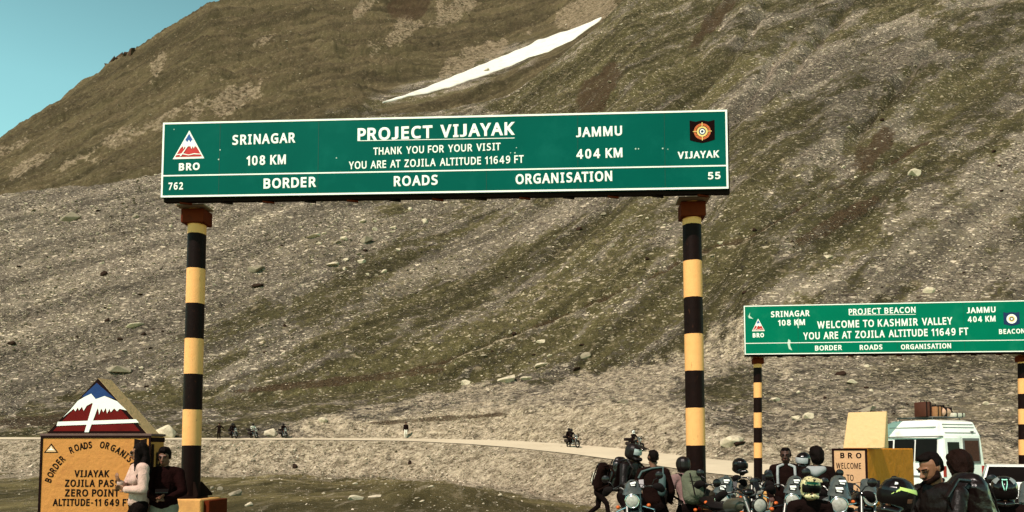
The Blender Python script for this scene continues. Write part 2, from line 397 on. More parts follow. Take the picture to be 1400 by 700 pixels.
    c = mix(rng_(at("turf"), .1, .5), c, turf)
    sk = rng_(at("streak"), .30, .72)
    c = scalec(c, rng_(at("streak"), .28, .74, .62, 1.34))
    c = mix(rng_(add(at("pale"), mul(e_, .7)), .25, .75), c, pl)
    c = mix(at("far"), c, fm)
    fe = add(at("farpale"), add(rng_(n4, .3, .7, -.8, .8), rng_(n6, .3, .7, -.5, .5)))
    c = mix(mul(rng_(fe, .40, 1.0), .72), c, fp)
    c = mix(mul(rng_(add(at("soil"), mul(e_, .6)), .35, .75), .9), c, mix(rng_(n3, .4, .6), (.020, .011, .005), (.075, .045, .024)))
    L.new(c, b.inputs["Base Color"])
    bp = N.new("ShaderNodeBump"); bp.inputs["Strength"].default_value = .9; bp.inputs["Distance"].default_value = .55
    hs = N.new("ShaderNodeMath"); hs.operation = 'ADD'; L.new(n1, hs.inputs[0]); L.new(mul(n3, .5), hs.inputs[1])
    L.new(hs.outputs[0], bp.inputs["Height"]); L.new(bp.outputs[0], b.inputs["Normal"])
    return m
MG = ground_material()
tag(link("hillside", tm, MG), kind="structure")

# snow lying in the gully
sn = (PXV > 522) & (PXV < 823) & (PYV > np.interp(PXV, sx, su)) & (PYV < np.interp(PXV, sx, sl)) & isfar
FAR0 = int(np.argmax(SEG[:, 0] >= 6.9))
def hitc(px, py):
    """continuous point of the far slope on a sight line"""
    u = (px - CX) / F
    for _ in range(6):
        j = int(np.clip(np.searchsorted(US, u), 1, nc - 1)); w = (u - US[j - 1]) / (US[j] - US[j - 1])
        col = PYV[FAR0:-12, j - 1] * (1 - w) + PYV[FAR0:-12, j] * w
        m = np.minimum.accumulate(col); i = int(np.clip(np.argmax(m <= py), 1, len(m) - 1))
        k = np.clip((m[i - 1] - py) / max(m[i - 1] - m[i], 1e-6), 0, 1); i += FAR0
        L3 = lambda A: ((A[i - 1, j - 1] * (1 - w) + A[i - 1, j] * w) * (1 - k) + (A[i, j - 1] * (1 - w) + A[i, j] * w) * k)
        pt = (L3(XX), L3(YY), L3(ZZ)); u += (px - topix(*pt)[0]) / F
    return Vector(pt)
bm = bmesh.new(); g = []
for a in range(181):
    px = 523 + (822.5 - 523) * a / 180; row = []
    y0 = np.interp(px, sx, su) + .8 * math.sin(px * .31) * math.sin(px * .083) + .35 * math.sin(px * .9); y1 = np.interp(px, sx, sl) + .9 * math.sin(px * .27 + 1) * math.sin(px * .11) + .5 * math.sin(px * .77)
    y0 = min(y0, y1 - .5)
    for b_ in range(13):
        row.append(bm.verts.new(hitc(px, y0 + (y1 - y0) * b_ / 12)))
    g.append(row)
# smooth the sheet a little, then give it the thickness of a snow bed
P0 = np.array([[v.co[:] for v in r] for r in g])
for _ in range(8):
    Q0 = P0.copy(); Q0[1:-1] = (P0[:-2] + 2 * P0[1:-1] + P0[2:]) / 4; P0 = Q0
for a in range(181):
    for b_ in range(13): g[a][b_].co = Vector(P0[a, b_]) + Vector((0, 0, .55 if 0 < b_ < 12 else .25))
for a in range(180):
    for b_ in range(12): bm.faces.new((g[a][b_], g[a][b_ + 1], g[a + 1][b_ + 1], g[a + 1][b_]))
ext = bmesh.ops.extrude_face_region(bm, geom=list(bm.faces))
bmesh.ops.translate(bm, vec=(0, 0, -1.6), verts=[v for v in ext['geom'] if isinstance(v, bmesh.types.BMVert)])
bmesh.ops.recalc_face_normals(bm, faces=bm.faces)
me = bpy.data.meshes.new("snow_patch"); bm.to_mesh(me); bm.free()
tag(link("snow_patch", me, mat("old_snow", (.64, .59, .51), .9, var=.12, scale=.08, bump=.5, bscale=.3, dirt=(.40, .35, .28), dscale=.16, damt=.55), None, True), kind="structure")

# road: the same rows, a hand's breadth of packed gravel above them
kr = (SEG[:-1, :-1] >= 2.05) & (SEG[:-1, :-1] < 2.97)
rv = verts.copy(); rv[:, 2] += .05
me, _ = grid_mesh("road", kr, rv)
tag(link("road", me, mat("packed_gravel", (.56, .45, .31), .95, var=.22, scale=.5, dirt=(.42, .33, .22), dscale=.25, damt=.6, bump=.4, bscale=3)), kind="structure")

# yard round the camera: dark tarmac, out of frame, toned down to cut bounced light
me = bpy.data.meshes.new("yard")
bm = bmesh.new(); bmesh.ops.create_grid(bm, x_segments=60, y_segments=60, size=1)
for v in bm.verts:
    v.co = Vector((v.co.x * 60, -32 + (v.co.y + 1) * 24, 0))
bm.to_mesh(me); bm.free()
tag(link("yard", me, mat("yard_tarmac", (.062, .052, .042), .95, var=.3, scale=1.5, dirt=(.11, .09, .065), dscale=.5, bump=.6, bscale=8)), kind="structure")

# ---------------------------------------------------------------- stones
def rock_bm(sd, n=16, flat=.6, bevel=.05):
    r = random.Random(sd); bm = bmesh.new()
    for _ in range(n):
        d = Vector((r.gauss(0, 1), r.gauss(0, 1), r.gauss(0, 1))).normalized() * r.uniform(.8, 1.05)
        bm.verts.new((d.x * .5, d.y * .5 * r.uniform(.8, 1), d.z * .5 * flat))
    bmesh.ops.convex_hull(bm, input=bm.verts)
    bmesh.ops.delete(bm, geom=[v for v in bm.verts if not v.link_faces], context='VERTS')
    if bevel: bmesh.ops.bevel(bm, geom=list(bm.edges), offset=bevel, segments=1, affect='EDGES', profile=.5)
    return bm
def stuff_stones():
    tpl = []
    for s in range(10):
        bm = rock_bm(100 + s, 9, .55, 0); bmesh.ops.triangulate(bm, faces=bm.faces)
        bm.verts.index_update()
        tpl.append((np.array([v.co[:] for v in bm.verts]), np.array([[v.index for v in f.verts] for f in bm.faces]))); bm.free()
    step = np.zeros_like(PYV); step[1:] = np.maximum(0, RUN[:-1] - PYV[1:])
    colw = np.gradient(PXV, axis=1)
    w = np.clip(step, 0, 6) * colw
    inside = (PXV > -20) & (PXV < 1420) & (PYV > -10) & (PYV < 720) & (SEG > .05) & ((SEG < 2.0) | (SEG > 3.02)) & (SEG < 7.95) & ~sn
    clump = sstep(.35, .62, fbm(PXV / 26, PYV / 26, 4, 71, .65))
    dens = (1 - .90 * grass) * np.where(isfar, .10 + .8 * farpale + .7 * scree2, 1) * (.25 + clump) * (.55 + .9 * sstep(150, 480, PYV))
    base_e = np.exp(-((SEG - 1.0) / .13) ** 2); dens = dens + 3.2 * base_e * (.3 + patch2) * (SEG < 1.5)
    w = (w * inside * dens).ravel(); w /= w.sum()
    N = 115000
    pick = rng.choice(nr * nc, N, p=w)
    pos = verts[pick]; D = pos[:, 1]
    sz_px = np.clip(rng.lognormal(.42, .55, N), .75, 6.5) * np.where(isfar.ravel()[pick], .75, 1.0)
    size = sz_px * D / F
    ang = rng.uniform(0, 6.28, N); k = rng.integers(0, 10, N)
    tone = rng.beta(2.2, 2.2, N)
    V, Fc, T = [], [], []; off = 0
    for i in range(10):
        tv, tf = tpl[i]; I = np.where(k == i)[0]
        c, s = np.cos(ang[I]), np.sin(ang[I])
        sx_ = size[I] * rng.uniform(.8, 1.7, len(I)); sy_ = size[I] * rng.uniform(.7, 1.1, len(I)); sz_ = size[I] * rng.uniform(.5, 1.05, len(I))
        x = tv[None, :, 0] * sx_[:, None]; y = tv[None, :, 1] * sy_[:, None]; z = tv[None, :, 2] * sz_[:, None]
        tilt = rng.uniform(-.5, .5, len(I))[:, None]
        z = z + x * tilt
        vx = x * c[:, None] - y * s[:, None] + pos[I, 0:1]; vy = x * s[:, None] + y * c[:, None] + pos[I, 1:2]; vz = z + pos[I, 2:3] + .08 * sz_[:, None]
        V.append(np.stack([vx, vy, vz], -1).reshape(-1, 3))
        Fc.append((tf[None] + (np.arange(len(I)) * len(tv))[:, None, None] + off).reshape(-1, 3)); off += len(I) * len(tv)
        T.append(np.repeat(tone[I], len(tv)))
    V = np.concatenate(V); Fc = np.concatenate(Fc); T = np.concatenate(T)
    me = bpy.data.meshes.new("scree")
    me.vertices.add(len(V)); me.vertices.foreach_set("co", V.astype(np.float32).ravel())
    me.loops.add(len(Fc) * 3); me.loops.foreach_set("vertex_index", Fc.astype(np.int32).ravel())
    me.polygons.add(len(Fc)); me.polygons.foreach_set("loop_start", np.arange(0, len(Fc) * 3, 3, dtype=np.int32)); me.polygons.foreach_set("loop_total", np.full(len(Fc), 3, np.int32))
    me.update(calc_edges=True); me.polygons.foreach_set("use_smooth", np.zeros(len(Fc), bool))
    attr(me, "tone", T)
    m = bpy.data.materials.new("scree_stone"); m.use_nodes = True; t = m.node_tree; b = t.nodes["Principled BSDF"]
    a = t.nodes.new("ShaderNodeAttribute"); a.attribute_name = "tone"
    cr = t.nodes.new("ShaderNodeValToRGB"); e = cr.color_ramp.elements
    e[0].position = 0; e[0].color = (.060, .042, .026, 1); e[1].position = 1; e[1].color = (.68, .54, .41, 1)
    x = e.new(.5); x.color = (.27, .21, .14, 1)
    t.links.new(a.outputs["Fac"], cr.inputs[0]); t.links.new(cr.outputs[0], b.inputs["Base Color"]); b.inputs["Roughness"].default_value = .9
    b.inputs["Specular IOR Level"].default_value = .2
    tag(link("scree", me, m), "loose grey and beige stones strewn over the whole slope", kind="stuff")
stuff_stones()

# ---------------------------------------------------------------- mesh builder
class MB:
    def __init__(s): s.bm = bmesh.new()
    def _x(s, vs, M):
        if M is not None: bmesh.ops.transform(s.bm, matrix=M, verts=vs)
        return vs
    def box(s, c, size, M=None, bev=0.0, seg=1):
        r = bmesh.ops.create_cube(s.bm, size=1.0); vs = r['verts']
        for v in vs: v.co = Vector((v.co.x * size[0], v.co.y * size[1], v.co.z * size[2]))
        if bev:
            es = list({e for v in vs for e in v.link_edges})
            q = bmesh.ops.bevel(s.bm, geom=es, offset=bev, segments=seg, affect='EDGES', profile=.5); 
            vs = list({v for f in q['faces'] for v in f.verts} | {v for v in vs if v.is_valid})
        if M is not None: s._x(vs, M)
        bmesh.ops.translate(s.bm, vec=Vector(c), verts=vs); return s
    def cyl(s, p0, p1, r0, r1=None, n=14):
        p0 = Vector(p0); p1 = Vector(p1); d = p1 - p0
        q = d.to_track_quat('Z', 'Y').to_matrix().to_4x4()
        bmesh.ops.create_cone(s.bm, cap_ends=True, segments=n, radius1=r0, radius2=r0 if r1 is None else r1, depth=d.length, matrix=Matrix.Translation((p0 + p1) / 2) @ q); return s
    def sph(s, c, r, u=16, v=10, M=None):
        r = r if isinstance(r, (tuple, list)) else (r, r, r)
        q = Matrix.Translation(Vector(c)) @ (M if M is not None else Matrix.Identity(4)) @ Matrix.Diagonal((*r, 1))
        bmesh.ops.create_uvsphere(s.bm, u_segments=u, v_segments=v, radius=1, matrix=q); return s
    def hull(s, ells, u=12, v=8):
        """convex hull of ellipsoids (c, r)"""
        vs = []
        for c, r in ells:
            r = r if isinstance(r, (tuple, list)) else (r, r, r)
            g = bmesh.ops.create_uvsphere(s.bm, u_segments=u, v_segments=v, radius=1, matrix=Matrix.Translation(Vector(c)) @ Matrix.Diagonal((*r, 1)))
            vs += g['verts']
        fs = list({f for w in vs for f in w.link_faces}); bmesh.ops.delete(s.bm, geom=fs, context='FACES_ONLY')
        es = list({e for w in vs for e in w.link_edges}); bmesh.ops.delete(s.bm, geom=es, context='EDGES_FACES')
        vs = [w for w in vs if w.is_valid]
        h = bmesh.ops.convex_hull(s.bm, input=vs)
        dead = [w for w in vs if w.is_valid and not w.link_faces]
        bmesh.ops.delete(s.bm, geom=dead, context='VERTS'); return s
    def pts(s, co):
        vs = [s.bm.verts.new(c) for c in co]; bmesh.ops.convex_hull(s.bm, input=vs)
        bmesh.ops.delete(s.bm, geom=[w for w in vs if w.is_valid and not w.link_faces], context='VERTS'); return s
    def prism(s, poly, y0, y1):
        """polygon in (x, z) extruded along y"""
        a = [s.bm.verts.new((p[0], y0, p[1])) for p in poly]; b = [s.bm.verts.new((p[0], y1, p[1])) for p in poly]
        n = len(poly); s.bm.faces.new(a); s.bm.faces.new(b[::-1])
        for i in range(n): s.bm.faces.new((a[i], b[i], b[(i + 1) % n], a[(i + 1) % n]))
        return s
    def tube(s, path, r, n=8):
        path = [Vector(p) for p in path]; rings = []
        for i, p in enumerate(path):
            d = (path[min(i + 1, len(path) - 1)] - path[max(i - 1, 0)]).normalized()
            q = d.to_track_quat('Z', 'Y')
            rings.append([s.bm.verts.new(p + q @ Vector((math.cos(6.2832 * k / n) * r, math.sin(6.2832 * k / n) * r, 0))) for k in range(n)])
        for a, b in zip(rings, rings[1:]):
            for k in range(n): s.bm.faces.new((a[k], a[(k + 1) % n], b[(k + 1) % n], b[k]))
        s.bm.faces.new(rings[0][::-1]); s.bm.faces.new(rings[-1]); return s
    def lathe(s, prof, c=(0, 0, 0), axis='Z', n=24):
        """prof: (r, h) list revolved round axis through c"""
        rings = []
        for r, h in prof:
            ring = []
            for k in range(n):
                a = 6.28318 * k / n; x, y = r * math.cos(a), r * math.sin(a)
                p = {'Z': (x, y, h), 'Y': (x, h, y), 'X': (h, x, y)}[axis]
                ring.append(s.bm.verts.new(Vector(c) + Vector(p)))
            rings.append(ring)
        for a, b in zip(rings, rings[1:]):
            for k in range(n): s.bm.faces.new((a[k], a[(k + 1) % n], b[(k + 1) % n], b[k]))
        s.bm.faces.new(rings[0][::-1]); s.bm.faces.new(rings[-1]); return s
    def torus(s, c, R_, r, axis='X', n=36, k=10):
        rings = []
        for i in range(n):
            a = 6.28318 * i / n; ring = []
            for j in range(k):
                b = 6.28318 * j / k; q = R_ + r * math.cos(b)
                x, y, z = q * math.cos(a), q * math.sin(a), r * math.sin(b)
                ring.append(s.bm.verts.new(Vector(c) + Vector({'X': (z, x, y), 'Y': (x, z, y), 'Z': (x, y, z)}[axis])))
            rings.append(ring)
        for i in range(n):
            a, b = rings[i], rings[(i + 1) % n]
            for j in range(k): s.bm.faces.new((a[j], b[j], b[(j + 1) % k], a[(j + 1) % k]))
        return s
    def build(s, name, m, parent=None, smooth=False, M=None, subdiv=0):
        if M is not None: bmesh.ops.transform(s.bm, matrix=M, verts=s.bm.verts)
        bmesh.ops.recalc_face_normals(s.bm, faces=s.bm.faces)
        me = bpy.data.meshes.new(name); s.bm.to_mesh(me); s.bm.free()
        o = link(name, me, m, parent)
        if smooth:
            try: me.shade_auto(angle=R(40))
            except Exception: 
                me.polygons.foreach_set("use_smooth", [True] * len(me.polygons))
                me.set_sharp_from_angle(angle=R(40))
        return o

import os
FONT = None
try:      # a plain sans face that ships with Blender itself; without it the built-in face is used
    FONT = bpy.data.fonts.load(os.path.join(bpy.utils.resource_path('LOCAL'), "datafiles", "fonts", "NotoSansMath-Regular.woff2"))
except Exception: FONT = None
_glyph = {}
def glyph(ch, bold):
    """one letter as (verts, faces), cap height 1, left edge at 0"""
    if (ch, bold) in _glyph: return _glyph[ch, bold]
    cu = bpy.data.curves.new('t', 'FONT'); cu.body = ch; cu.extrude = .01; cu.bevel_depth = bold * 1.35; cu.bevel_resolution = 0; cu.resolution_u = 5
    if FONT: cu.font = FONT
    o = bpy.data.objects.new('t', cu); COL.objects.link(o)
    bpy.context.view_layer.update()
    me = bpy.data.meshes.new_from_object(o.evaluated_get(bpy.context.evaluated_depsgraph_get()))
    bpy.data.objects.remove(o); bpy.data.curves.remove(cu)
    a = np.empty(len(me.vertices) * 3, np.float32); me.vertices.foreach_get("co", a); a = a.reshape(-1, 3).astype(float)
    fs = [tuple(p.vertices) for p in me.polygons]; bpy.data.meshes.remove(me)
    a[:, 0] -= a[:, 0].min(); h = a[:, 1].max() - a[:, 1].min()
    if ch == '-': a[:, 1] -= a[:, 1].min(); a[:, :2] /= .74; a[:, 1] += .36
    else:
        a[:, 1] = (a[:, 1] - a[:, 1].min()) / h; a[:, 0] /= .74
        if ch == 'J': a[:, 0] *= 1.25
    a[:, 2] /= max(np.abs(a[:, 2]).max(), 1e-6)
    _glyph[ch, bold] = (a, fs); return _glyph[ch, bold]
def text_mesh(s, w, h, bold=.018, th=.003):
    V, Fs, x, prev = [], [], 0.0, None; off = 0
    for ch in s:
        if ch == ' ': x += .44; prev = None; continue
        a, fs = glyph(ch, bold)
        if prev:
            gap = .17
            if prev + ch in ("AY", "YA", "AV", "VA", "AT", "TA", "LT", "LY", "KY"): gap = -.02
            elif prev in "RKAVYTPFL" or ch in "AVYTJ": gap = .08
            elif prev in "OCGDQ" or ch in "OCGQ": gap = .13
            x += gap
        b = a.copy(); b[:, 0] += x; x += a[:, 0].max(); V.append(b); Fs += [tuple(i + off for i in f) for f in fs]; off += len(a); prev = ch
    V = np.concatenate(V); kx = (w / x) if w else h
    me = bpy.data.meshes.new("lettering")
    me.from_pydata(np.stack([(V[:, 0] - x / 2) * kx, -V[:, 2] * th, (V[:, 1] - .5) * h], -1).tolist(), [], Fs); me.update()
    return me
def text_part(parent, s, cx, cz, w, h, y, m, rot=0.0, bold=.018, name="lettering", M=None, th=.003):
    me = text_mesh(s, w, h, bold, th)
    T = Matrix.Translation((cx, y, cz)) @ Matrix.Rotation(-rot, 4, 'Y')
    if M is not None: T = M @ T
    me.transform(T)
    return link(name, me, m, parent)
class Plane:
    """vertical face through a world point, turned by rz about z; pixel -> its own (x, z)"""
    def __init__(s, o, rz): s.o = Vector(o); s.rz = rz; s.ex = Vector((math.cos(rz), math.sin(rz), 0)); s.n = Vector((math.sin(rz), -math.cos(rz), 0))
    def __call__(s, px, py):
        u, v = uv(px, py); d = Vector((u, 1, v)); e = Vector((0, 0, EYE))
        p = e + d * ((s.o - e).dot(s.n) / d.dot(s.n))
        return (p - s.o).dot(s.ex), p.z - s.o.z

# ---------------------------------------------------------------- shared materials
CRUSH = (.010, .005, .004)
white_paint = mat("white_sign_paint", (.84, .81, .72), .6, var=.05, scale=2)
green = mat("green_sign_sheet", (.0005, .082, .060), .6, var=.2, scale=.9, dirt=(.004, .108, .080), dscale=1.3, damt=.6, spec=.02)
green2 = mat("bright_green_sign_sheet", (.0005, .140, .074), .6, var=.16, scale=.9, dirt=(.01, .18, .10), dscale=1.1, damt=.6, spec=.02)
rust = mat("red_oxide_paint", (.10, .015, .004), .7, var=.35, scale=4, dirt=(.05, .010, .004), dscale=6, spec=.04)
darkmetal = mat("dark_rusty_metal", (.010, .004, .0025), .7, var=.4, scale=6, spec=.05)
blackp = mat("black_paint", (.014, .006, .005), .55, var=.4, scale=9, dirt=(.05, .03, .02), dscale=5, damt=.35)
cream = mat("cream_paint", (.78, .58, .30), .75, var=.1, scale=5, bump=.3, bscale=25)
red_e = mat("red_enamel", (.45, .02, .015), .5); blue_e = mat("blue_enamel", (.015, .075, .26), .5)
navy_e = mat("navy_enamel", (.008, .022, .075), .5); orange_e = mat("orange_enamel", (.50, .11, .03), .5)
gold_e = mat("gold_enamel", (.72, .50, .16), .5)

def stripe_mat(name, z0, h, nlast=6):
    m = bpy.data.materials.new(name); m.use_nodes = True; t = m.node_tree; b = t.nodes["Principled BSDF"]; L = t.links
    tc = t.nodes.new("ShaderNodeTexCoord"); sp = t.nodes.new("ShaderNodeSeparateXYZ"); L.new(tc.outputs["Object"], sp.inputs[0])
    nz = t.nodes.new("ShaderNodeTexNoise"); nz.inputs["Scale"].default_value = 9; nz.inputs["Detail"].default_value = 5; L.new(tc.outputs["Object"], nz.inputs["Vector"])
    def M(op, a, c=None):
        x = t.nodes.new("ShaderNodeMath"); x.operation = op
        for i, q in enumerate((a, c)):
            if q is None: continue
            if isinstance(q, (int, float)): x.inputs[i].default_value = q
            else: L.new(q, x.inputs[i])
        return x.outputs[0]
    z = M('ADD', sp.outputs[2], M('MULTIPLY', M('SUBTRACT', nz.outputs[0], .5), .018))
    q = M('DIVIDE', M('SUBTRACT', z0, z), h)
    par = M('FLOORED_MODULO', q, 2.0)
    blk = M('MAXIMUM', M('LESS_THAN', par, 1.0), M('GREATER_THAN', q, float(nlast)))
    def col(a, c):
        x = t.nodes.new("ShaderNodeMix"); x.data_type = 'RGBA'; L.new(nz.outputs[0], x.inputs[0]); x.inputs[6].default_value = (*a, 1); x.inputs[7].default_value = (*c, 1); return x.outputs[2]
    mx = t.nodes.new("ShaderNodeMix"); mx.data_type = 'RGBA'; L.new(blk, mx.inputs[0])
    L.new(col((.76, .345, .115), (.85, .42, .155)), mx.inputs[6]); L.new(col((.004, .0012, .001), (.012, .0035, .0025)), mx.inputs[7])
    n4 = t.nodes.new("ShaderNodeTexNoise"); n4.inputs["Scale"].default_value = 14; n4.inputs["Detail"].default_value = 8; n4.inputs["Roughness"].default_value = .7
    mp = t.nodes.new("ShaderNodeMapping"); mp.inputs["Scale"].default_value = (1, 1, .35); L.new(tc.outputs["Object"], mp.inputs["Vector"]); L.new(mp.outputs[0], n4.inputs["Vector"])
    rp = t.nodes.new("ShaderNodeMapRange"); rp.inputs[1].default_value = .62; rp.inputs[2].default_value = .70; rp.inputs[4].default_value = .55; L.new(n4.outputs[0], rp.inputs[0])
    m3 = t.nodes.new("ShaderNodeMix"); m3.data_type = 'RGBA'; L.new(rp.outputs[0], m3.inputs[0]); L.new(mx.outputs[2], m3.inputs[6]); m3.inputs[7].default_value = (.09, .030, .012, 1)
    L.new(m3.outputs[2], b.inputs["Base Color"]); b.inputs["Roughness"].default_value = .5; b.inputs["Specular IOR Level"].default_value = .06
    n2 = t.nodes.new("ShaderNodeTexNoise"); n2.inputs["Scale"].default_value = 30; L.new(tc.outputs["Object"], n2.inputs["Vector"])
    bp = t.nodes.new("ShaderNodeBump"); bp.inputs["Strength"].default_value = .25; bp.inputs["Distance"].default_value = .01; L.new(n2.outputs[0], bp.inputs["Height"]); L.new(bp.outputs[0], b.inputs["Normal"])
    return m

def mountain_emblem(parent, x, z, w, h, y, lines=True):
    """triangular badge: blue sky, white peaks, red foot"""
    f = lambda a, b: (x + a * w / 2, z + b * h)
    e = MB().prism([f(-1.1, -.05), f(1.1, -.05), f(0, 1.09)], y - .004, y).build("emblem", white_paint, parent)
    MB().prism([f(-.94, .03), f(.94, .03), f(0, .95)], y - .007, y - .004).build("emblem_field", red_e, e)
    MB().prism([f(-.47, .50), f(-.30, .58), f(-.16, .46), f(0, .56), f(.16, .46), f(.3, .58), f(.47, .50), f(0, .95)], y - .0095, y - .007).build("emblem_sky", blue_e, e)
    MB().prism([f(-.56, .37), f(-.40, .46), f(-.36, .34), f(-.26, .46), f(-.18, .33), f(-.06, .50), f(.02, .42), f(.1, .47), f(.2, .33), f(.28, .45), f(.36, .35), f(.44, .46), f(.58, .37), f(.36, .62), f(.22, .70), f(.13, .60), f(0, .70), f(-.12, .60), f(-.22, .70), f(-.34, .62)], y - .012, y - .0095).build("emblem_snow", white_paint, e)
    if lines:
        MB().prism([f(-.84, .13), f(-.4, .17), f(0, .11), f(.4, .16), f(.84, .13), f(.84, .10), f(.4, .12), f(0, .08), f(-.4, .13), f(-.84, .10)], y - .012, y - .007).build("emblem_line", white_paint, e)
        MB().prism([f(-.62, .05), f(-.52, .05), f(.02, .50), f(-.06, .50)], y - .0135, y - .0121).build("emblem_road", white_paint, e)
    return e
def ring(parent, x, z, r0, r1, y, m, name="emblem_ring", n=28):
    b = MB(); bm = b.bm; a = []
    for yy in (y - .003, y):
        for r in (r0, r1): a.append([bm.verts.new((x + r * math.cos(6.28318 * k / n), yy, z + r * math.sin(6.28318 * k / n))) for k in range(n)])
    for k in range(n):
        q = (k + 1) % n
        bm.faces.new((a[0][k], a[0][q], a[1][q], a[1][k])); bm.faces.new((a[1][k], a[1][q], a[3][q], a[3][k])); bm.faces.new((a[0][k], a[2][k], a[2][q], a[0][q]))
    return b.build(name, m, parent)
def shield(parent, x, z, w, h, y, base, r_out, r_mid, scheme):
    pl = [(-.5, .5), (-.25, .44), (0, .5), (.25, .44), (.5, .5), (.5, -.36), (.28, -.44), (0, -.5), (-.28, -.44), (-.5, -.36)]
    s = MB().prism([(x + a * w, z + b * h) for a, b in pl], y - .004, y).build("shield", base, parent)
    for r0, r1, m in scheme: ring(s, x, z, r0 * w, r1 * w, y - .0045, m)
    return s

# ---------------------------------------------------------------- overhead road signs
def gantry(label, TLp, BLp, TRp, BRp, DL, DR, posts, stripe_px, texts, greenm, dia, plinths, pname):
    pl = P((TLp[0] + BLp[0]) / 2, (TLp[1] + BLp[1]) / 2, DL); pr = P((TRp[0] + BRp[0]) / 2, (TRp[1] + BRp[1]) / 2, DR)
    rz = math.atan2(pr.y - pl.y, pr.x - pl.x)
    org = (pl + pr) / 2; org.z = tz(org.x, org.y) if org.y > 15.2 else 0.0
    t = thing("overhead_road_sign", label, "road sign", org, rz)
    Q = Plane(org, rz)
    xl = (Q(*TLp)[0] + Q(*BLp)[0]) / 2; xr = (Q(*TRp)[0] + Q(*BRp)[0]) / 2
    zt = (Q(*TLp)[1] + Q(*TRp)[1]) / 2; zb = (Q(*BLp)[1] + Q(*BRp)[1]) / 2
    kt = (Q(*TRp)[1] - Q(*TLp)[1]); kb = (Q(*BRp)[1] - Q(*BLp)[1])
    print("gantry", round(rz, 3), "x", xl, xr, "z", zb, zt, "tilt", kt, kb)
    sl = (kt + kb) / 2 / (xr - xl)      # the board hangs very slightly out of level
    def zz(x, z): return z + sl * (x - (xl + xr) / 2)
    bw = .032
    def par(x0, x1, z0, z1, y0, y1): return MB().prism([(x0, zz(x0, z0)), (x1, zz(x1, z0)), (x1, zz(x1, z1)), (x0, zz(x0, z1))], y0, y1)
    panel = par(xl, xr, zb, zt, 0, .06).build("sign_panel", greenm, t)
    bd = MB()
    for a in ((xl, xr, zb, zb + bw), (xl, xr, zt - bw, zt), (xl, xl + bw, zb + bw, zt - bw), (xr - bw, xr, zb + bw, zt - bw)):
        x0, x1, z0, z1 = a
        bd.prism([(x0, zz(x0, z0)), (x1, zz(x1, z0)), (x1, zz(x1, z1)), (x0, zz(x0, z1))], -.006, .001)
    bd.build("border_line", white_paint, t)
    fr = par(xl + .02, xr + .035, zb - .06, zt - .02, .063, .16).build("back_frame", darkmetal, t)
    n = int((xr - xl) / .75)
    for i in range(n):
        x = xl + .4 + i * (xr - xl - .8) / (n - 1)
        MB().box((x, .12, zz(x, zb - .075)), (.20, .035, .03), Matrix.Rotation(R(22), 4, 'Z')).build("bracket", darkmetal if i % 2 else rust, t)
    dv0 = Q(*texts['divider'][0]); dv1 = Q(*texts['divider'][1]); w = texts['divider'][2]
    MB().prism([(dv0[0], dv0[1] - w), (dv1[0], dv1[1] - w), (dv1[0], dv1[1] + w), (dv0[0], dv0[1] + w)], -.005, .001).build("divider_line", white_paint, t)
    for s, cx, cy, wpx, hpx, bold in texts['lines']:
        a = Q(cx - wpx / 2, cy); b2 = Q(cx + wpx / 2, cy); c0 = Q(cx, cy - hpx / 2); c1 = Q(cx, cy + hpx / 2)
        text_part(t, s, (a[0] + b2[0]) / 2, (c0[1] + c1[1]) / 2, b2[0] - a[0], c0[1] - c1[1], -.004, white_paint, rot=math.atan(sl) * -1, bold=bold)
    for p0, p1, w in texts.get('under', []):
        a = Q(*p0); b2 = Q(*p1)
        MB().prism([(a[0], a[1] - w), (b2[0], b2[1] - w), (b2[0], b2[1] + w), (a[0], a[1] + w)], -.005, .001).build("underline", white_paint, t)
    for px in texts.get('seams', []):
        a = Q(px, (TLp[1] + BLp[1]) / 2)[0]
        par(a - .004, a + .004, zb + bw, zt - bw, -.0025, .001).build("panel_seam", mat("seam_" + pname, tuple(c * .55 for c in ((.004, .098, .062) if greenm is green else (.004, .15, .08))), .6), t)
    for poly in texts.get('scratch', []):
        MB().prism([Q(*p) for p in poly], -.003, .001).build("paint_chip", mat("chipped_patch", (.50, .60, .48), .7), t)
    for px, py, r in texts.get('spots', []):
        a = Q(px, py); MB().cyl((a[0], -.003, a[1]), (a[0], .001, a[1]), r, n=8).build("dropping_spot", mat("pale_dropping", (.42, .52, .42), .8), t)
    texts['emblems'](t, Q)
    # posts
    zst = None
    for k, (ptop, pbot) in enumerate(posts):
        yc = .06 + .10 + .27 + dia / 2 + .02
        Qp = Plane(Vector(org) + Matrix.Rotation(rz, 3, 'Z') @ Vector((0, yc, 0)), rz)
        x0, _ = Qp(*ptop); x1, _ = Qp(*pbot)
        z1 = zz(x0, zb) - .03
        s_top = Qp(ptop[0], stripe_px[k][0])[1]; s_h = (Qp(ptop[0], stripe_px[k][0])[1] - Qp(pbot[0], stripe_px[k][1])[1]) / stripe_px[k][2]
        sm = stripe_mat("striped_paint_%s_%d" % (pname, k), s_top, s_h, stripe_px[k][2])
        zg = plinths[k][2] if plinths[k] else 0
        post = MB().cyl((x1, yc, zg), (x0, yc, z1), dia / 2, dia / 2 * .98, n=28).build("post", sm, t, smooth=True)
        capw = dia * 1.30; ch = .26 if pname == 'first' else .20
        c = MB()
        c.box((x0, yc - .02, z1 - ch / 2 - .03), (capw, dia * 1.08, ch), bev=.012)
        c.build("post_head", rust, t)
        MB().box((x0, yc - .10, z1 + .005), (capw * 1.25, dia * 1.2, .025)).build("head_plate", mat("dusty_plate", (.36, .26, .15), .8), t)
        # foot: flange with gusset plates
        fl_ = MB().cyl((x1, yc, zg), (x1, yc, zg + .03), dia * .95, n=8).build("foot_plate", darkmetal, t)
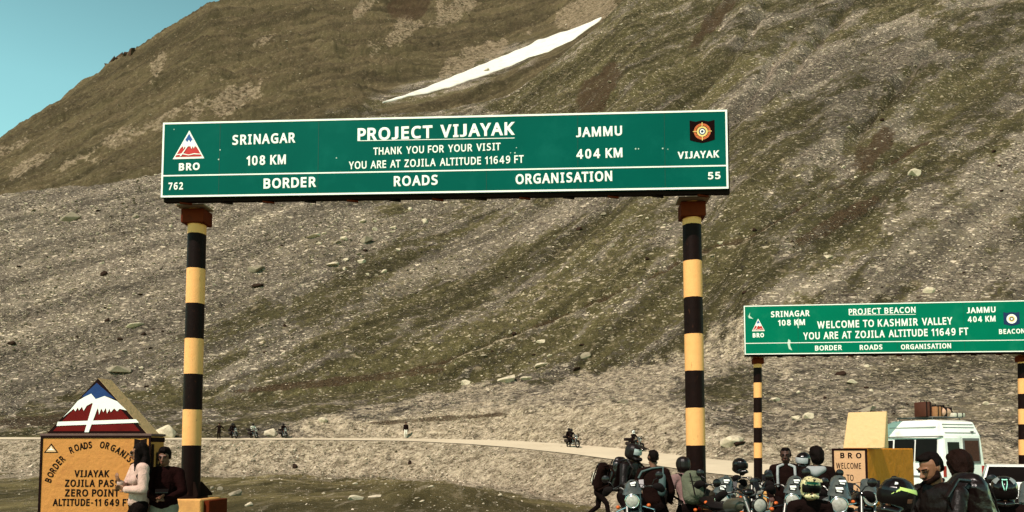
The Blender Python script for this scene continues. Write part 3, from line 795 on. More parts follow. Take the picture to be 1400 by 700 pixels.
        for a in range(4):
            an = R(45 + 90 * a); cx, cy = x1 + math.cos(an) * dia * .72, yc + math.sin(an) * dia * .72
            g = MB().prism([(-.11, 0), (.11, 0), (.11, .04), (-.08, .26), (-.11, .26)], -.012, .012)
            g.build("gusset", darkmetal, t, M=Matrix.Translation((x1 + math.cos(an) * (dia * .5 + .11), yc + math.sin(an) * (dia * .5 + .11), zg + .03)) @ Matrix.Rotation(an, 4, 'Z'))
        if plinths[k]:
            w0, w1, h = plinths[k]
            xa = Qp(w0, 690)[0]; xb = Qp(w1, 690)[0]
            MB().box(((xa + xb) / 2, yc, h / 2 - .15), (xb - xa, .78, h + .3), bev=.02).build("plinth", mat("orange_plinth", (.62, .30, .09), .8, var=.2, scale=4, dirt=(.30, .13, .05), bump=.4), t)
            MB().box((xb + .05, yc + .06, (h - .03) / 2 - .15), (.11, .70, h - .03 + .3), bev=.01).build("plinth_edge", rust, t)
    return t
def em1(t, Q):
    a = Q(258, 215.5); b = Q(258, 181.5); w = Q(277.5, 215)[0] - Q(238.5, 215)[0]
    mountain_emblem(t, a[0], a[1], w, b[1] - a[1], -.001)
    c = Q(960, 180); w = Q(977, 180)[0] - Q(943, 180)[0]; h = Q(960, 165)[1] - Q(960, 196)[1]
    s = shield(t, c[0], c[1], w, h, -.001, mat("maroon_black_enamel", (.008, .0015, .0012), .6, spec=.03), 0, 0, [(.0, .05, navy_e), (.055, .10, white_paint), (.10, .145, navy_e), (.145, .22, gold_e), (.25, .34, orange_e)])
    for k in range(12):
        an = R(30 * k); d = Vector((math.cos(an), 0, math.sin(an)))
        MB().cyl(Vector((c[0], -.007, c[1])) + d * w * .22, Vector((c[0], -.007, c[1])) + d * w * (.38 if k % 3 == 0 else .33), .009 if k % 3 == 0 else .006, n=6).build("emblem_ray", gold_e if k % 3 == 0 else orange_e, s)
B_ = .020
gantry("wide green overhead sign titled PROJECT VIJAYAK on two fat black and yellow striped posts", (222, 168), (221, 270), (994, 150), (996, 258), 12.88, 12.17,
       [((270, 292), (261, 650)), ((945.5, 285), (951.5, 620))], [(321, 609, 6), (308.5, 609, 6)],
       dict(divider=((223, 240.5), (993, 226.5), .012), lines=[
           ("SRINAGAR", 361, 190, 86, 13.8, B_), ("108 KM", 364, 219, 54, 13.2, B_), ("BRO", 259, 228, 28.5, 10.2, .026), ("762", 240.5, 254.6, 20, 10, .02),
           ("BORDER", 396.5, 250, 72, 14, B_), ("ROADS", 568.5, 247, 60, 14, B_), ("PROJECT VIJAYAK", 596.5, 180, 215, 17.6, B_),
           ("THANK YOU FOR YOUR VISIT", 597.5, 203.8, 174, 10.2, .014), ("YOU ARE AT ZOJILA ALTITUDE 11649 FT", 596.5, 222, 239, 10.6, .014),
           ("JAMMU", 819, 180, 63, 13.5, B_), ("404 KM", 819.5, 209.8, 63, 13.2, B_), ("ORGANISATION", 771, 243, 132, 14, B_), ("VIJAYAK", 955, 211.6, 57, 9.8, B_), ("55", 976.5, 240.3, 17, 10, .02)],
           under=[((490, 192.6), (703.5, 188.8), .006)], seams=[300, 435, 560, 665, 790, 909],
           spots=[(301, 205, .012), (299, 218, .014), (460, 216, .012), (704, 209, .014), (706, 202, .010), (698, 209, .010), (869, 203.5, .014), (873, 203.5, .012), (906, 203, .014), (913, 204, .008), (238, 177, .010)], emblems=em1),
       green, .33, [(232, 289, .72), (930, 978, .42)], "first")
def em2(t, Q):
    a = Q(1036.8, 452); b = Q(1036.8, 437); w = Q(1045, 452)[0] - Q(1029, 452)[0]
    mountain_emblem(t, a[0], a[1], w, b[1] - a[1], -.001)
    c = Q(1383, 436); w = Q(1394, 436)[0] - Q(1372, 436)[0]; h = Q(1383, 427)[1] - Q(1383, 446)[1]
    shield(t, c[0], c[1], w, h, -.001, navy_e, 0, 0, [(.0, .07, white_paint), (.07, .13, navy_e), (.13, .20, gold_e), (.20, .32, white_paint)])
gantry("smaller brighter green overhead sign titled PROJECT BEACON behind the parked motorcycles", (1017, 418), (1018, 485), (1420, 410.4), (1420, 480.6), 24.9, 23.55,
       [((1036, 500), (1036, 645)), ((1398.5, 500), (1398.5, 640))], [(503, 626, 6), (497, 622, 6)],
       dict(divider=((1019, 469.5), (1419, 464.6), .012), lines=[
           ("SRINAGAR", 1080.5, 429, 53, 8.2, B_), ("108 KM", 1082, 441, 37, 8, B_), ("PROJECT BEACON", 1206, 425, 91.5, 8.2, .016), ("WELCOME TO KASHMIR VALLEY", 1209.7, 441.5, 185, 10, .016),
           ("YOU ARE AT ZOJILA ALTITUDE 11649 FT", 1211, 456.3, 226, 10, .016), ("JAMMU", 1341.3, 423.8, 39.5, 8, B_), ("404 KM", 1342, 436.2, 38, 8, B_), ("BEACON", 1383.5, 453, 35.5, 6.6, B_),
           ("BRO", 1036.8, 458.4, 15.5, 6, .03), ("BORDER", 1132.7, 475.6, 37, 7, B_), ("ROADS", 1190.8, 474.8, 31, 7, B_), ("ORGANISATION", 1266, 473.6, 68.5, 7, B_)],
           under=[((1161, 430.8), (1252, 429.8), .008)], seams=[1091, 1226, 1318], scratch=[[(1078, 463.5), (1081, 466), (1080, 472), (1083, 479), (1078.5, 477), (1076.5, 469)], [(1090, 438), (1091.5, 434), (1092, 449), (1090.6, 448)], [(1020.5, 429), (1023, 433), (1025.5, 427), (1025, 432), (1030, 436), (1024, 435)]], emblems=em2),
       green2, .28, [(1022, 1046, .52), (1385, 1412, .52)], "second")

# ---------------------------------------------------------------- the two painted masonry markers
orange = mat("orange_wall_paint", (.50, .205, .050), .85, var=.16, scale=3, dirt=(.37, .135, .035), dscale=3.2, damt=.6, bump=.5, bscale=18)
maroon = mat("maroon_trim_paint", (.011, .003, .0025), .7, var=.4, scale=8, spec=.05)
brick_red = mat("dark_red_wall_paint", (.12, .007, .006), .7, var=.3, scale=5, dirt=(.07, .006, .006), spec=.05)
tan = mat("tan_cement", (.42, .27, .13), .9, var=.2, scale=4, bump=.5, bscale=20)
ink = mat("black_lettering_paint", (.009, .004, .003), .7, var=.3, scale=20, spec=.05)
peach = mat("peach_wall_paint", (.56, .31, .165), .85, var=.12, scale=4, dirt=(.52, .28, .13), dscale=3, bump=.4, bscale=18)
mustard = mat("mustard_wall_paint", (.58, .19, .008), .85, var=.15, scale=3, dirt=(.42, .13, .006), dscale=2.2, bump=.9, bscale=6)
def left_marker():
    D = 10.0; o = P(130, 690, D); o.z = 0; rz = R(-1.5)
    t = thing("stone_marker", "orange house shaped masonry marker reading VIJAYAK ZOJILA PASS, beside the left striped post", "monument", o, rz)
    Q = Plane(o, rz); q = lambda x, y: Q(x, y)
    x0 = q(54.5, 640)[0]; x1 = q(205.5, 640)[0]; zt = (q(60, 598)[1] + q(203, 594)[1]) / 2; d = .36
    body = MB().box(((x0 + x1) / 2, d / 2, (zt - .2) / 2), (x1 - x0, d, zt + .2), bev=.012).build("base_block", orange, t)
    b = .028; tr = MB()
    for c, s in ((((x0 + x1) / 2, -.004, zt - b / 2), (x1 - x0, .012, b)), ((x0 + b / 2, -.004, zt / 2), (b, .0115, zt - 2 * b)), ((x1 - b / 2, -.004, zt / 2), (b, .0115, zt - 2 * b))):
        tr.box(c, s)
    tr.build("painted_border", maroon, t)
    MB().box((x1 + .004, d / 2, zt - .05), (.012, d - .01, .06)).build("side_border", maroon, t)
    MB().box((x1 + .004, .04, zt / 2 - .05), (.011, .06, zt - .12)).build("corner_border", maroon, t)
    MB().box(((x0 + x1) / 2, d / 2, zt + .014), (x1 - x0 + .03, d + .03, .035), bev=.008).build("ledge", mat("grey_ledge", (.11, .06, .05), .8, var=.3), t)
    ap = q(133, 516.5); gl = q(62, 596); gr = q(200.5, 594); z0 = zt + .03
    pd = MB().prism([(gl[0], z0), (gr[0], z0), (ap[0], ap[1])], .02, d - .02).build("pediment", tan, t)
    def sh(k, dz=.0):
        cx, cz = (gl[0] + gr[0] + ap[0]) / 3, (2 * z0 + ap[1]) / 3
        return [(cx + (p[0] - cx) * k, cz + (p[1] - cz) * k) for p in ((gl[0], z0), (gr[0], z0), (ap[0], ap[1]))]
    MB().prism(sh(.985), .012, .021).build("pediment_border", maroon, pd)
    MB().prism(sh(.86), .008, .0125).build("pediment_field", brick_red, pd)
    def px(l, y0, y1, m, nm): MB().prism([q(0 + a / 3.5, 500 + c / 3.5) for a, c in l], y0, y1).build(nm, m, pd)
    px([(462, 82), (392, 147), (402, 150), (436, 134), (458, 160), (500, 145), (548, 158)], .004, .0085, mat("blue_wall_paint", (.010, .036, .13), .7, var=.3, scale=10), "painted_sky")
    px([(436, 134), (402, 150), (372, 168), (335, 212), (300, 248), (352, 206), (360, 218), (372, 200), (378, 214), (392, 196), (400, 216), (414, 192), (440, 178), (470, 208), (474, 234), (484, 204), (494, 222), (506, 202), (512, 228), (524, 206), (530, 222), (546, 204), (560, 218), (572, 206), (606, 214), (560, 170), (500, 145), (458, 160)], .0005, .0045, white_paint, "painted_snow")
    px([(276, 268), (650, 256), (664, 272), (270, 288)], .0005, .0045, white_paint, "painted_band")
    px([(444, 180), (474, 184), (424, 318), (404, 318)], -.0005, .0048, white_paint, "painted_road")
    # lettering on the arch
    def arc(s, pts, h=9.2):
        me_all = []
        for i, (ch, (a, c)) in enumerate(zip(s, pts)):
            k0 = pts[max(0, i - 1)]; k1 = pts[min(len(pts) - 1, i + 1)]
            rot = math.atan2(-(k1[1] - k0[1]), k1[0] - k0[0])
            x, z = q(a / 3.5, 500 + c / 3.5); hh = h / 99.0
            m = text_mesh(ch, None, hh, .02, .003); m.transform(Matrix.Translation((x, -.003, z)) @ Matrix.Rotation(-rot, 4, 'Y')); me_all.append(m)
        bm = bmesh.new()
        for m in me_all: bm.from_mesh(m); bpy.data.meshes.remove(m)
        me = bpy.data.meshes.new("lettering"); bm.to_mesh(me); bm.free(); link("lettering", me, ink, t)
    arc("BORDER", [(232, 548), (242, 521), (254, 500), (268, 480), (282, 462), (298, 445)])
    arc("ROADS", [(342, 403), (367, 392), (391, 386), (411, 382), (432, 379)])
    arc("ORGANISATION", [(490, 379), (515, 383), (541, 393), (566, 405), (588, 419), (605, 431), (622, 448), (640, 468), (655, 488), (664, 503), (676, 524), (688, 548)])
    for s, cx, cy, w, h in (("VIJAYAK", 125.7, 647.5, 48, 9.4), ("ZOJILA PASS", 126, 660.6, 74, 9.8), ("ZERO POINT", 126, 673.8, 74, 9.8), ("ALTITUDE-11 649 FT", 125.7, 686.8, 107, 9.6)):
        a = q(cx - w / 2, cy); b2 = q(cx + w / 2, cy)
        text_part(t, s, (a[0] + b2[0]) / 2, a[1], b2[0] - a[0], h / 99.5, -.003, ink, bold=.02)
    x, z = q(70, 619); s = .1
    e = MB().prism([(x - s, z), (x + s, z), (x, z + .125)], -.003, .001).build("small_emblem", ink, t)
    MB().prism([(x - s * .72, z + .012), (x + s * .72, z + .012), (x, z + .1)], -.005, -.003).build("emblem_field", mat("pale_orange", (.66, .40, .2), .8), e)
    MB().prism([(x - .05, z + .035), (x + .05, z + .035), (x + .01, z + .055), (x, z + .09), (x - .01, z + .055)], -.007, -.005).build("emblem_snow", white_paint, e)
    x, z = q(192, 610)
    e = MB().prism([(x + a * .17, z + b * .2) for a, b in [(-.5, .5), (0, .42), (.5, .5), (.5, -.25), (0, -.5), (-.5, -.25)]], -.004, .001).build("shield", ink, t)
    MB().prism([(x + r * math.cos(R(a)), z + r * math.sin(R(a))) for a, r in zip(range(0, 360, 45), [.06, .018] * 4)], -.006, -.004).build("shield_star", mat("pale_gold", (.66, .52, .26), .7), e)
    M = Matrix.Translation((x1, 0, 0)) @ Matrix.Rotation(R(90), 4, 'Z')
    for i, ch in enumerate("BRO"): text_part(t, ch, d * .55, zt - .32 - i * .34, .12, .2, -.011, ink, M=M, bold=.02)
left_marker()
def right_marker():
    c = P(1188, 690, 15.5); c.z = 0; lf = P(1139.5, 690, 16.0); rz = math.atan2(c.y - lf.y, c.x - lf.x)
    lf.z = 0
    w = (c - lf).length
    ex = Vector((math.cos(rz), math.sin(rz), 0)); ey = Vector((-math.sin(rz), math.cos(rz), 0))
    # depth so that the far corner falls at px 1268
    u = uv(1268, 650)[0]; d = (u * c.y - c.x) / (ey.x - u * ey.y)
    d = min(d, 3.2); o = (lf + c) / 2
    t = thing("stone_marker", "mustard masonry marker with a peach end reading BRO WELCOME, in front of the white minibus", "monument", o, rz)
    Q = Plane(o, rz); zt = (Q(1145, 613)[1] + Q(1186, 613)[1]) / 2
    MB().box((0, d / 2, zt / 2 - .1), (w, d, zt + .2), bev=.02).build("base_block", mustard, t)
    MB().box((0, -.003, zt / 2), (w - .002, .012, zt - .004)).build("end_face", peach, t)
    b = .045; tr = MB()
    tr.box((0, -.010, zt - b / 2), (w + .004, .012, b)); tr.box((-w / 2 + b / 2, -.010, zt / 2 - b), (b, .0115, zt)); tr.box((w / 2 - b / 2, -.010, zt / 2 - b), (b, .0115, zt)); tr.build("painted_border", maroon, t)
    for s, cx, cy, ww, h in (("BRO", 1163.5, 622.7, 29, 7.8), ("WELCOME", 1160.3, 636.6, 34, 8), ("TO", 1162.5, 653, 9.5, 8.5), ("ZOJILA", 1161, 670.5, 28, 8.5)):
        a = Q(cx - ww / 2, cy); b2 = Q(cx + ww / 2, cy); h0 = Q(cx, cy - h / 2)[1] - Q(cx, cy + h / 2)[1]
        text_part(t, "B R O" if s == "BRO" else s, (a[0] + b2[0]) / 2, a[1], b2[0] - a[0], h0, -.010, ink, bold=.026 if s == "BRO" else .01)
    # gabled top, its sloping side towards the road
    a0 = Q(1151.5, 612)[0]; a1 = Q(1208, 612)[0]; tl = Q(1156, 563.5); trr = Q(1211.5, 563.5)
    zz_ = tl[1]; wd = .52
    g = MB().pts([(a0, .03, zt - .002), (a1, .03, zt - .002), (a1, .03 + .30, zt - .002), (a0, .03 + .30, zt - .002), (tl[0] - .03, .03 + .19, zz_), (trr[0] - .06, .03 + .19, zz_), (trr[0] - .06, .03 + .25, zz_), (tl[0] - .03, .03 + .25, zz_)])
    bmesh.ops.bevel(g.bm, geom=list(g.bm.edges), offset=.015, segments=1, affect='EDGES')
    g.build("gable_top", mat("cream_wall_paint", (.64, .41, .20), .85, var=.1, scale=5, dirt=(.52, .31, .13), dscale=5, bump=.5, bscale=14), t)
right_marker()

# ---------------------------------------------------------------- vehicles
van_white = mat("white_vehicle_paint", (.80, .79, .72), .3, var=.05, scale=2, coat=.3, dirt=(.42, .38, .29), dscale=1.6, damt=.5)
glass = mat("dark_glass", (.006, .004, .0035), .3, var=.4, scale=3, spec=.08)
rubber = mat("black_rubber", (.007, .004, .0035), .85, spec=.1)
grey_trim = mat("grey_trim", (.12, .12, .11), .6); redlens = mat("red_lens", (.35, .02, .015), .25)
curtain = mat("brown_curtain", (.05, .02, .012), .9, var=.5, scale=12)
def body_profile(prof, hw, bev=.06):
    """prof (y,z) loop; half width from hw(z)"""
    b = MB(); bm = b.bm
    L_ = [bm.verts.new((-hw(z), y, z)) for y, z in prof]; R_ = [bm.verts.new((hw(z), y, z)) for y, z in prof]
    n = len(prof); bm.faces.new(L_); bm.faces.new(R_[::-1])
    for i in range(n): bm.faces.new((L_[i], R_[i], R_[(i + 1) % n], L_[(i + 1) % n]))
    bmesh.ops.recalc_face_normals(bm, faces=bm.faces)
    if bev: bmesh.ops.bevel(bm, geom=list(bm.edges), offset=bev, segments=3, affect='EDGES', profile=.6)
    return b
def wheel_set(t, xs, ys, r, w=.2):
    for y in ys:
        for x in xs:
            h = MB().cyl((x - w * .4, y, r), (x + w * .4, y, r), r * .2).build("wheel", grey_trim, t)
            MB().torus((x, y, r), r * .76, r * .26, 'X').build("tyre", rubber, h, smooth=True); MB().cyl((x - w * .42, y, r), (x + w * .42, y, r), r * .58, n=20).build("rim", grey_trim, h)
def minibus():
    g = -.30; rz = R(20); Cc = Vector((13.93, 24.0, 0)); o = Cc + .95 * Vector((math.cos(rz), math.sin(rz), 0)); o.z = g
    t = thing("minibus", "white high roofed minibus loaded with luggage, behind the mustard marker", "minibus", o, rz)
    hw = lambda z: .95 if z < 1.35 else .95 - .10 * min(1, (z - 1.35) / 1.0) - (.10 * max(0, z - 2.35) / .4)
    prof = [(.05, .42), (0, .8), (.0, 1.35), (.05, 2.36), (.20, 2.80), (.5, 2.87), (2.1, 2.87), (2.55, 2.70), (2.85, 2.36), (3.5, 1.42), (4.35, 1.18), (4.5, .9), (4.5, .42)]
    body_profile(prof, hw, .05).build("body", van_white, t, smooth=True)
    sx = lambda z: hw(z)
    def side(y0, y1, z0, z1, s, m, nm, off=.006, th=.012):
        a = [(s * (sx(z) + off), y, z) for z in (z0, z1) for y in (y0, y1)]; c = [(s * (sx(z) + off - th), y, z) for z in (z0, z1) for y in (y0, y1)]
        return MB().pts(a + c).build(nm, m, t)
    for s in (-1, 1):
        for y0, y1 in ((.25, 1.05), (1.12, 1.92)): side(y0, y1, 1.5, 2.24, s, glass, "side_window")
        side(2.0, 2.75, 1.5, 2.2, s, glass, "door_window")
        side(.03, 3.0, 2.30, 2.335, s, grey_trim, "roof_gutter", .02, .03)
        side(.15, 4.3, .95, 1.02, s, grey_trim, "side_moulding")
        # roof step line
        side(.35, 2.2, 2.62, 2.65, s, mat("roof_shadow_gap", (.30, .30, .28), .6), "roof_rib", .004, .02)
    yb = lambda z: 0 if z <= 1.35 else .05 * (z - 1.35) / 1.0 if z < 2.36 else .05 + .15 * (z - 2.36) / .44
    def rear(x0, x1, z0, z1, m, nm, off=.008, th=.016):
        return MB().pts([(x, yb(z) - off + k * th, z) for x in (x0, x1) for z in (z0, z1) for k in (0, 1)]).build(nm, m, t)
    fw = mat("white_window_frame", (.66, .66, .60), .5)
    w1 = rear(-.80, -.10, 1.42, 2.26, fw, "rear_window", .03, .045)
    rear(-.70, -.18, 1.50, 2.13, glass, "window_pane", .036, .012).parent = w1
    w2 = rear(.02, .76, 1.42, 2.26, grey_trim, "rear_window", .02, .03)
    rear(.08, .70, 1.50, 2.18, curtain, "window_pane", .026, .012).parent = w2
    rear(-.045, -.035, .6, 2.3, grey_trim, "door_gap", .003, .01)
    for z in (2.42, 2.60, 2.70): rear(-.72, .66, z, z + .03, mat("roof_rib_grey", (.20, .20, .18), .6), "roof_rib", .012, .03)
    MB().prism([(.42, 2.50), (.56, 2.50), (.53, 2.44), (.49, 2.41), (.45, 2.44)], .045, .07).build("badge", grey_trim, t)
    for s in (-1, 1): rear(s * .86 - .06, s * .86 + .06, 1.0, 1.35, redlens, "tail_light", .015, .03)
    MB().box((0, -.06, .5), (1.86, .14, .2), bev=.04).build("bumper", grey_trim, t)
    MB().box((0, -.02, .78), (.5, .02, .14)).build("number_plate", white_paint, t)
    # windscreen
    MB().pts([(x, y + .012, z + .012 + k * -.02) for x in (-.74, .74) for y, z in ((2.95, 2.22), (3.42, 1.52)) for k in (0, 1)]).build("windscreen", glass, t)
    rk = MB()
    for x in (-.62, .62): rk.tube([(x, .5, 2.97), (x, 2.0, 2.97)], .018)
    for y in (.5, 1.0, 1.5, 2.0): rk.tube([(-.62, y, 2.97), (.62, y, 2.97)], .014)
    for x in (-.62, .62):
        for y in (.6, 1.9): rk.tube([(x, y, 2.80), (x, y, 2.97)], .014)
    rk.build("roof_rack", grey_trim, t)
    MB().box((-1.08, 2.9, 1.6), (.12, .10, .26), bev=.03).build("mirror", grey_trim, t); MB().box((1.08, 2.9, 1.6), (.12, .10, .26), bev=.03).build("mirror", grey_trim, t)
    wheel_set(t, (-.8, .8), (.95, 3.7), .34)
    M = Matrix.Translation(o) @ Matrix.Rotation(rz, 4, 'Z')
    def on_roof(name, label, cat, c, size, m, tiltz, hull=False, strap=None):
        p = M @ Vector(c); q = thing(name, label, cat, p, rz + R(tiltz), "luggage on the minibus roof rack")
        if hull:
            b = MB().hull([((-size[0] / 2 + size[2] / 2, 0, size[2] / 2), (size[2] / 2, size[1] / 2, size[2] / 2)), ((size[0] / 2 - size[2] / 2, 0, size[2] / 2), (size[2] / 2, size[1] / 2, size[2] / 2 * .9))])
            b.build("bag_body", m, q, smooth=True)
        else: MB().box((0, 0, size[2] / 2), size, bev=.03, seg=2).build("case_body", m, q, smooth=True)
        st = MB()
        for k in (-.25, .25): st.box((k * size[0], 0, size[2] / 2), (.04, size[1] + .012, size[2] + .012))
        st.build("strap", rubber, q)
        MB().tube([(-.09, 0, size[2] - .01), (-.08, 0, size[2] + .05), (.08, 0, size[2] + .05), (.09, 0, size[2] - .01)], .012).build("handle", rubber, q)
    z0 = 2.985
    on_roof("suitcase", "dark brown suitcase standing upright at the left end of the minibus roof", "suitcase", (-.62, .95, z0), (.28, .5, .50), mat("brown_leather", (.075, .022, .012), .5, var=.3), -8)
    on_roof("carton", "tan carton beside the dark suitcase on the minibus roof", "carton", (-.28, .8, z0), (.36, .4, .34), mat("tan_card", (.30, .14, .06), .8), 6)
    on_roof("duffel_bag", "pinkish beige duffel bag across the middle of the minibus roof", "bag", (.10, .75, z0), (.62, .34, .32), mat("pinkish_canvas", (.50, .30, .20), .8), 12, True)
    on_roof("duffel_bag", "long dark maroon duffel bag lying on top of the minibus roof load", "bag", (.16, 1.2, z0), (.9, .4, .42), mat("maroon_canvas", (.045, .014, .012), .7), -10, True)
    on_roof("folded_tarpaulin", "pale folded tarpaulin flat on the right of the minibus roof", "tarpaulin", (.50, .8, z0 - .005), (.55, .6, .14), mat("pale_tarp", (.52, .48, .38), .7), 4)
minibus()
def hatchback():
    g = -.25; c = P(1397, 650, 18.2); o = Vector((c.x, c.y, g)); rz = R(-31)
    t = thing("parked_car", "white hatchback facing us beside the minibus, mostly behind a mint marked helmet", "car", o, rz)
    hw = lambda z: .83 if z < .9 else .83 - .17 * min(1, (z - .9) / .5)
    body_profile([(.05, .25), (0, .45), (.03, .72), (.85, .92), (1.05, .97), (1.72, 1.40), (2.0, 1.44), (3.0, 1.43), (3.45, 1.0), (3.55, .5), (3.5, .25)], hw, .04).build("body", van_white, t, smooth=True)
    f = lambda x0, x1, s0, s1, m, nm, off: MB().pts([(x, 1.05 + .67 * s + k * .01, .97 + .43 * s - k * .015 + off) for x, s in ((x0[0], s0), (x0[1], s1), (x1[0], s0), (x1[1], s1)) for k in (0, 1)]).build(nm, m, t)
    f((-.74, -.62), (.74, .62), .06, .93, glass, "windscreen", .012)
    for s in (-1, 1):
        MB().box((s * .97, 1.22, 1.0), (.2, .1, .15), bev=.03).build("mirror", van_white, t, smooth=True)
        MB().hull([((s * .6, .06, .64), (.14, .08, .07)), ((s * .74, .3, .70), (.06, .1, .06))]).build("headlight", mat("clear_lamp", (.55, .55, .52), .15), t, smooth=True)
        MB().pts([(s * (hw(z) + .004 - k * .01), y, z) for y, z in ((1.25, .98), (2.95, .98), (2.75, 1.34), (1.8, 1.34)) for k in (0, 1)]).build("side_window", glass, t)
    MB().box((0, -.005, .56), (.9, .03, .16), bev=.01).build("grille", rubber, t); MB().box((0, -.022, .36), (.5, .02, .11)).build("number_plate", white_paint, t)
    MB().tube([(-.5, 1.02, 1.0), (0, 1.1, 1.03)], .008).build("wiper", rubber, t)
    wheel_set(t, (-.72, .72), (.62, 2.9), .28)
hatchback()

# ---------------------------------------------------------------- motorcycles
chrome = mat("chrome", (.55, .55, .52), .18, metal=1.0, var=.1); steel = mat("grey_steel", (.20, .19, .17), .4, metal=.8)
blk = mat("black_gloss", (.006, .003, .0025), .3, coat=.15, spec=.3); lens = mat("headlamp_glass", (.34, .32, .27), .2, var=.55, scale=34, spec=.4)
amber = mat("amber_lens", (.50, .10, .02), .3); smoke = mat("smoked_screen", (.055, .060, .055), .14, var=.5, scale=5, coat=.3, dirt=(.11, .11, .095), dscale=4, damt=.6, spec=.5)
leather = mat("black_seat", (.006, .003, .0025), .6, spec=.15); sticker = mat("white_sticker", (.66, .66, .60), .5)
_bikes = {}
def moto_build(kind):
    t = bpy.data.objects.new("motorcycle", None); COL.objects.link(t)
    tankm = {'tour': blk, 'grey': mat("grey_tank", (.14, .15, .145), .3, coat=.4), 'black': blk, 'dark': mat("olive_tank", (.05, .045, .03), .35, coat=.3)}[kind]
    for y, r, w in ((-.72, .33, .075), (.70, .31, .085)):
        h = MB().cyl((-.06, y, r), (.06, y, r), .05).build("wheel", steel, t)
        MB().torus((0, y, r), r - .055, .062, 'X').build("tyre", rubber, h, smooth=True); MB().torus((0, y, r), r - .085, .014, 'X').build("rim", chrome, h, smooth=True)
        sp = MB()
        for k in range(12): a = R(30 * k); sp.cyl((.02 * (-1) ** k, y, r), (0, y + math.cos(a) * (r - .09), r + math.sin(a) * (r - .09)), .004, n=5)
        sp.build("spokes", chrome, h)
    for s in (-1, 1):
        MB().cyl((s * .09, -.72, .33), (s * .09, -.40, 1.0), .022, n=12).build("fork_leg", steel, t, smooth=True)
    b = MB()
    for k in range(7):
        a0 = R(35 + 18 * k); a1 = R(35 + 18 * (k + 1))
        b.pts([(x, -.72 - math.cos(a) * q, .33 + math.sin(a) * q) for x in (-.06, .06) for a in (a0, a1) for q in (.355, .365)])
    b.build("front_mudguard", tankm, t)
    hl = MB().hull([((0, -.60, .88), (.10, .02, .10)), ((0, -.48, .88), (.06, .05, .06))]).build("headlight", blk, t, smooth=True)
    MB().lathe([(.02, -.645), (.06, -.640), (.088, -.622), (.088, -.61)], (0, 0, .88), 'Y').build("lens", lens, hl, smooth=True)
    MB().torus((0, -.618, .88), .094, .011, 'Y').build("lamp_ring", chrome if kind != 'dark' else blk, hl, smooth=True)
    # wind screen: tapering curved shield
    if kind == 'tour':
        for s in (-1, 1):
            MB().hull([((s * .27, .55, .62), (.10, .20, .15)), ((s * .28, .82, .64), (.10, .14, .15))]).build('pannier', mat('dark_pannier', (.016, .008, .006), .7), t, smooth=True)
        MB().hull([((-.30, .98, .98), (.10, .13, .13)), ((.30, .98, .98), (.10, .13, .13))]).build('luggage_roll', mat('dark_pannier', (.016, .008, .006), .7), t, smooth=True)
    if kind != 'dark':
        H = 1.23 if kind == 'grey' else 1.17
        b = MB(); bm = b.bm; rows_ = []
        for i in range(9):
            s = i / 8; z = .97 + (H - .97) * s; w = .135 * (1 - .40 * s ** 1.4); yy = -.635 + .24 * s
            if i == 8: w *= .75
            rows_.append([(w * k / 4, yy + .105 * (k / 4) ** 2, z - (.02 * (k / 4) ** 2 if i > 6 else 0)) for k in range(-4, 5)])
        V0 = [[bm.verts.new(p) for p in r_] for r_ in rows_]; V1 = [[bm.verts.new((p[0], p[1] + .008, p[2])) for p in r_] for r_ in rows_]
        for i in range(8):
            for k in range(8):
                bm.faces.new((V0[i][k], V0[i][k + 1], V0[i + 1][k + 1], V0[i + 1][k])); bm.faces.new((V1[i][k + 1], V1[i][k], V1[i + 1][k], V1[i + 1][k + 1]))
        for i in range(8):
            for k in (0, 8): bm.faces.new((V0[i][k], V0[i + 1][k], V1[i + 1][k], V1[i][k]))
        for i in (0, 8):
            for k in range(8): bm.faces.new((V0[i][k], V1[i][k], V1[i][k + 1], V0[i][k + 1]))
        ws = b.build("windscreen", smoke, t, smooth=True)
        for (cx, s, w, h) in ((.02, .72, .085, .075),) + (((-.015, .36, .09, .085),) if kind == 'grey' else ()):
            z = .97 + (H - .97) * s; yy = -.635 + .24 * s - .006
            st = MB().pts([(cx + a * w / 2, yy + .24 / (H - .97) * c * h / 2 + k * .004 - .002, z + c * h / 2) for a in (-1, 1) for c in (-1, 1) for k in (0, 1)]).build("sticker", blk, ws)
            MB().pts([(cx + a * w * .42 + d_, yy + .24 / (H - .97) * c * h * .14 - .005 + k * .002, z + h * .12 + c * h * .16 + .006 * a) for a in (-1, 1) for c in (-1, 1) for d_ in (0, -.008 * c) for k in (0, 1)]).build("sticker_mark", sticker, st)
            MB().pts([(cx + a * w * .34, yy + .24 / (H - .97) * (-.28 * h + c * h * .08) - .005 + k * .002, z - h * .28 + c * h * .10) for a in (-1, 1) for c in (-1, 1) for k in (0, 1)]).build("sticker_mark", sticker, st)
    hb = MB().tube([(-.40, -.22, 1.02), (-.30, -.27, 1.05), (-.16, -.34, 1.06), (-.08, -.37, .99), (.08, -.37, .99), (.16, -.34, 1.06), (.30, -.27, 1.05), (.40, -.22, 1.02)], .013).build("handlebar", steel, t, smooth=True)
    for s in (-1, 1):
        g = MB().cyl((s * .30, -.27, 1.05), (s * .42, -.21, 1.015), .019).build("grip", rubber, hb)
        MB().tube([(s * .27, -.31, 1.05), (s * .33, -.33, 1.045), (s * .42, -.28, 1.015)], .008).build("lever", chrome, hb)
        mi = MB().tube([(s * .27, -.29, 1.06), (s * .31, -.30, 1.14), (s * .36, -.28, 1.16)], .007).build("mirror", blk, t)
        MB().lathe([(.02, -.03), (.05, -.018), (.058, 0), (.052, .008)], (s * .385, -.27, 1.20), 'Y', 18).build("mirror_shell", blk, mi, smooth=True)
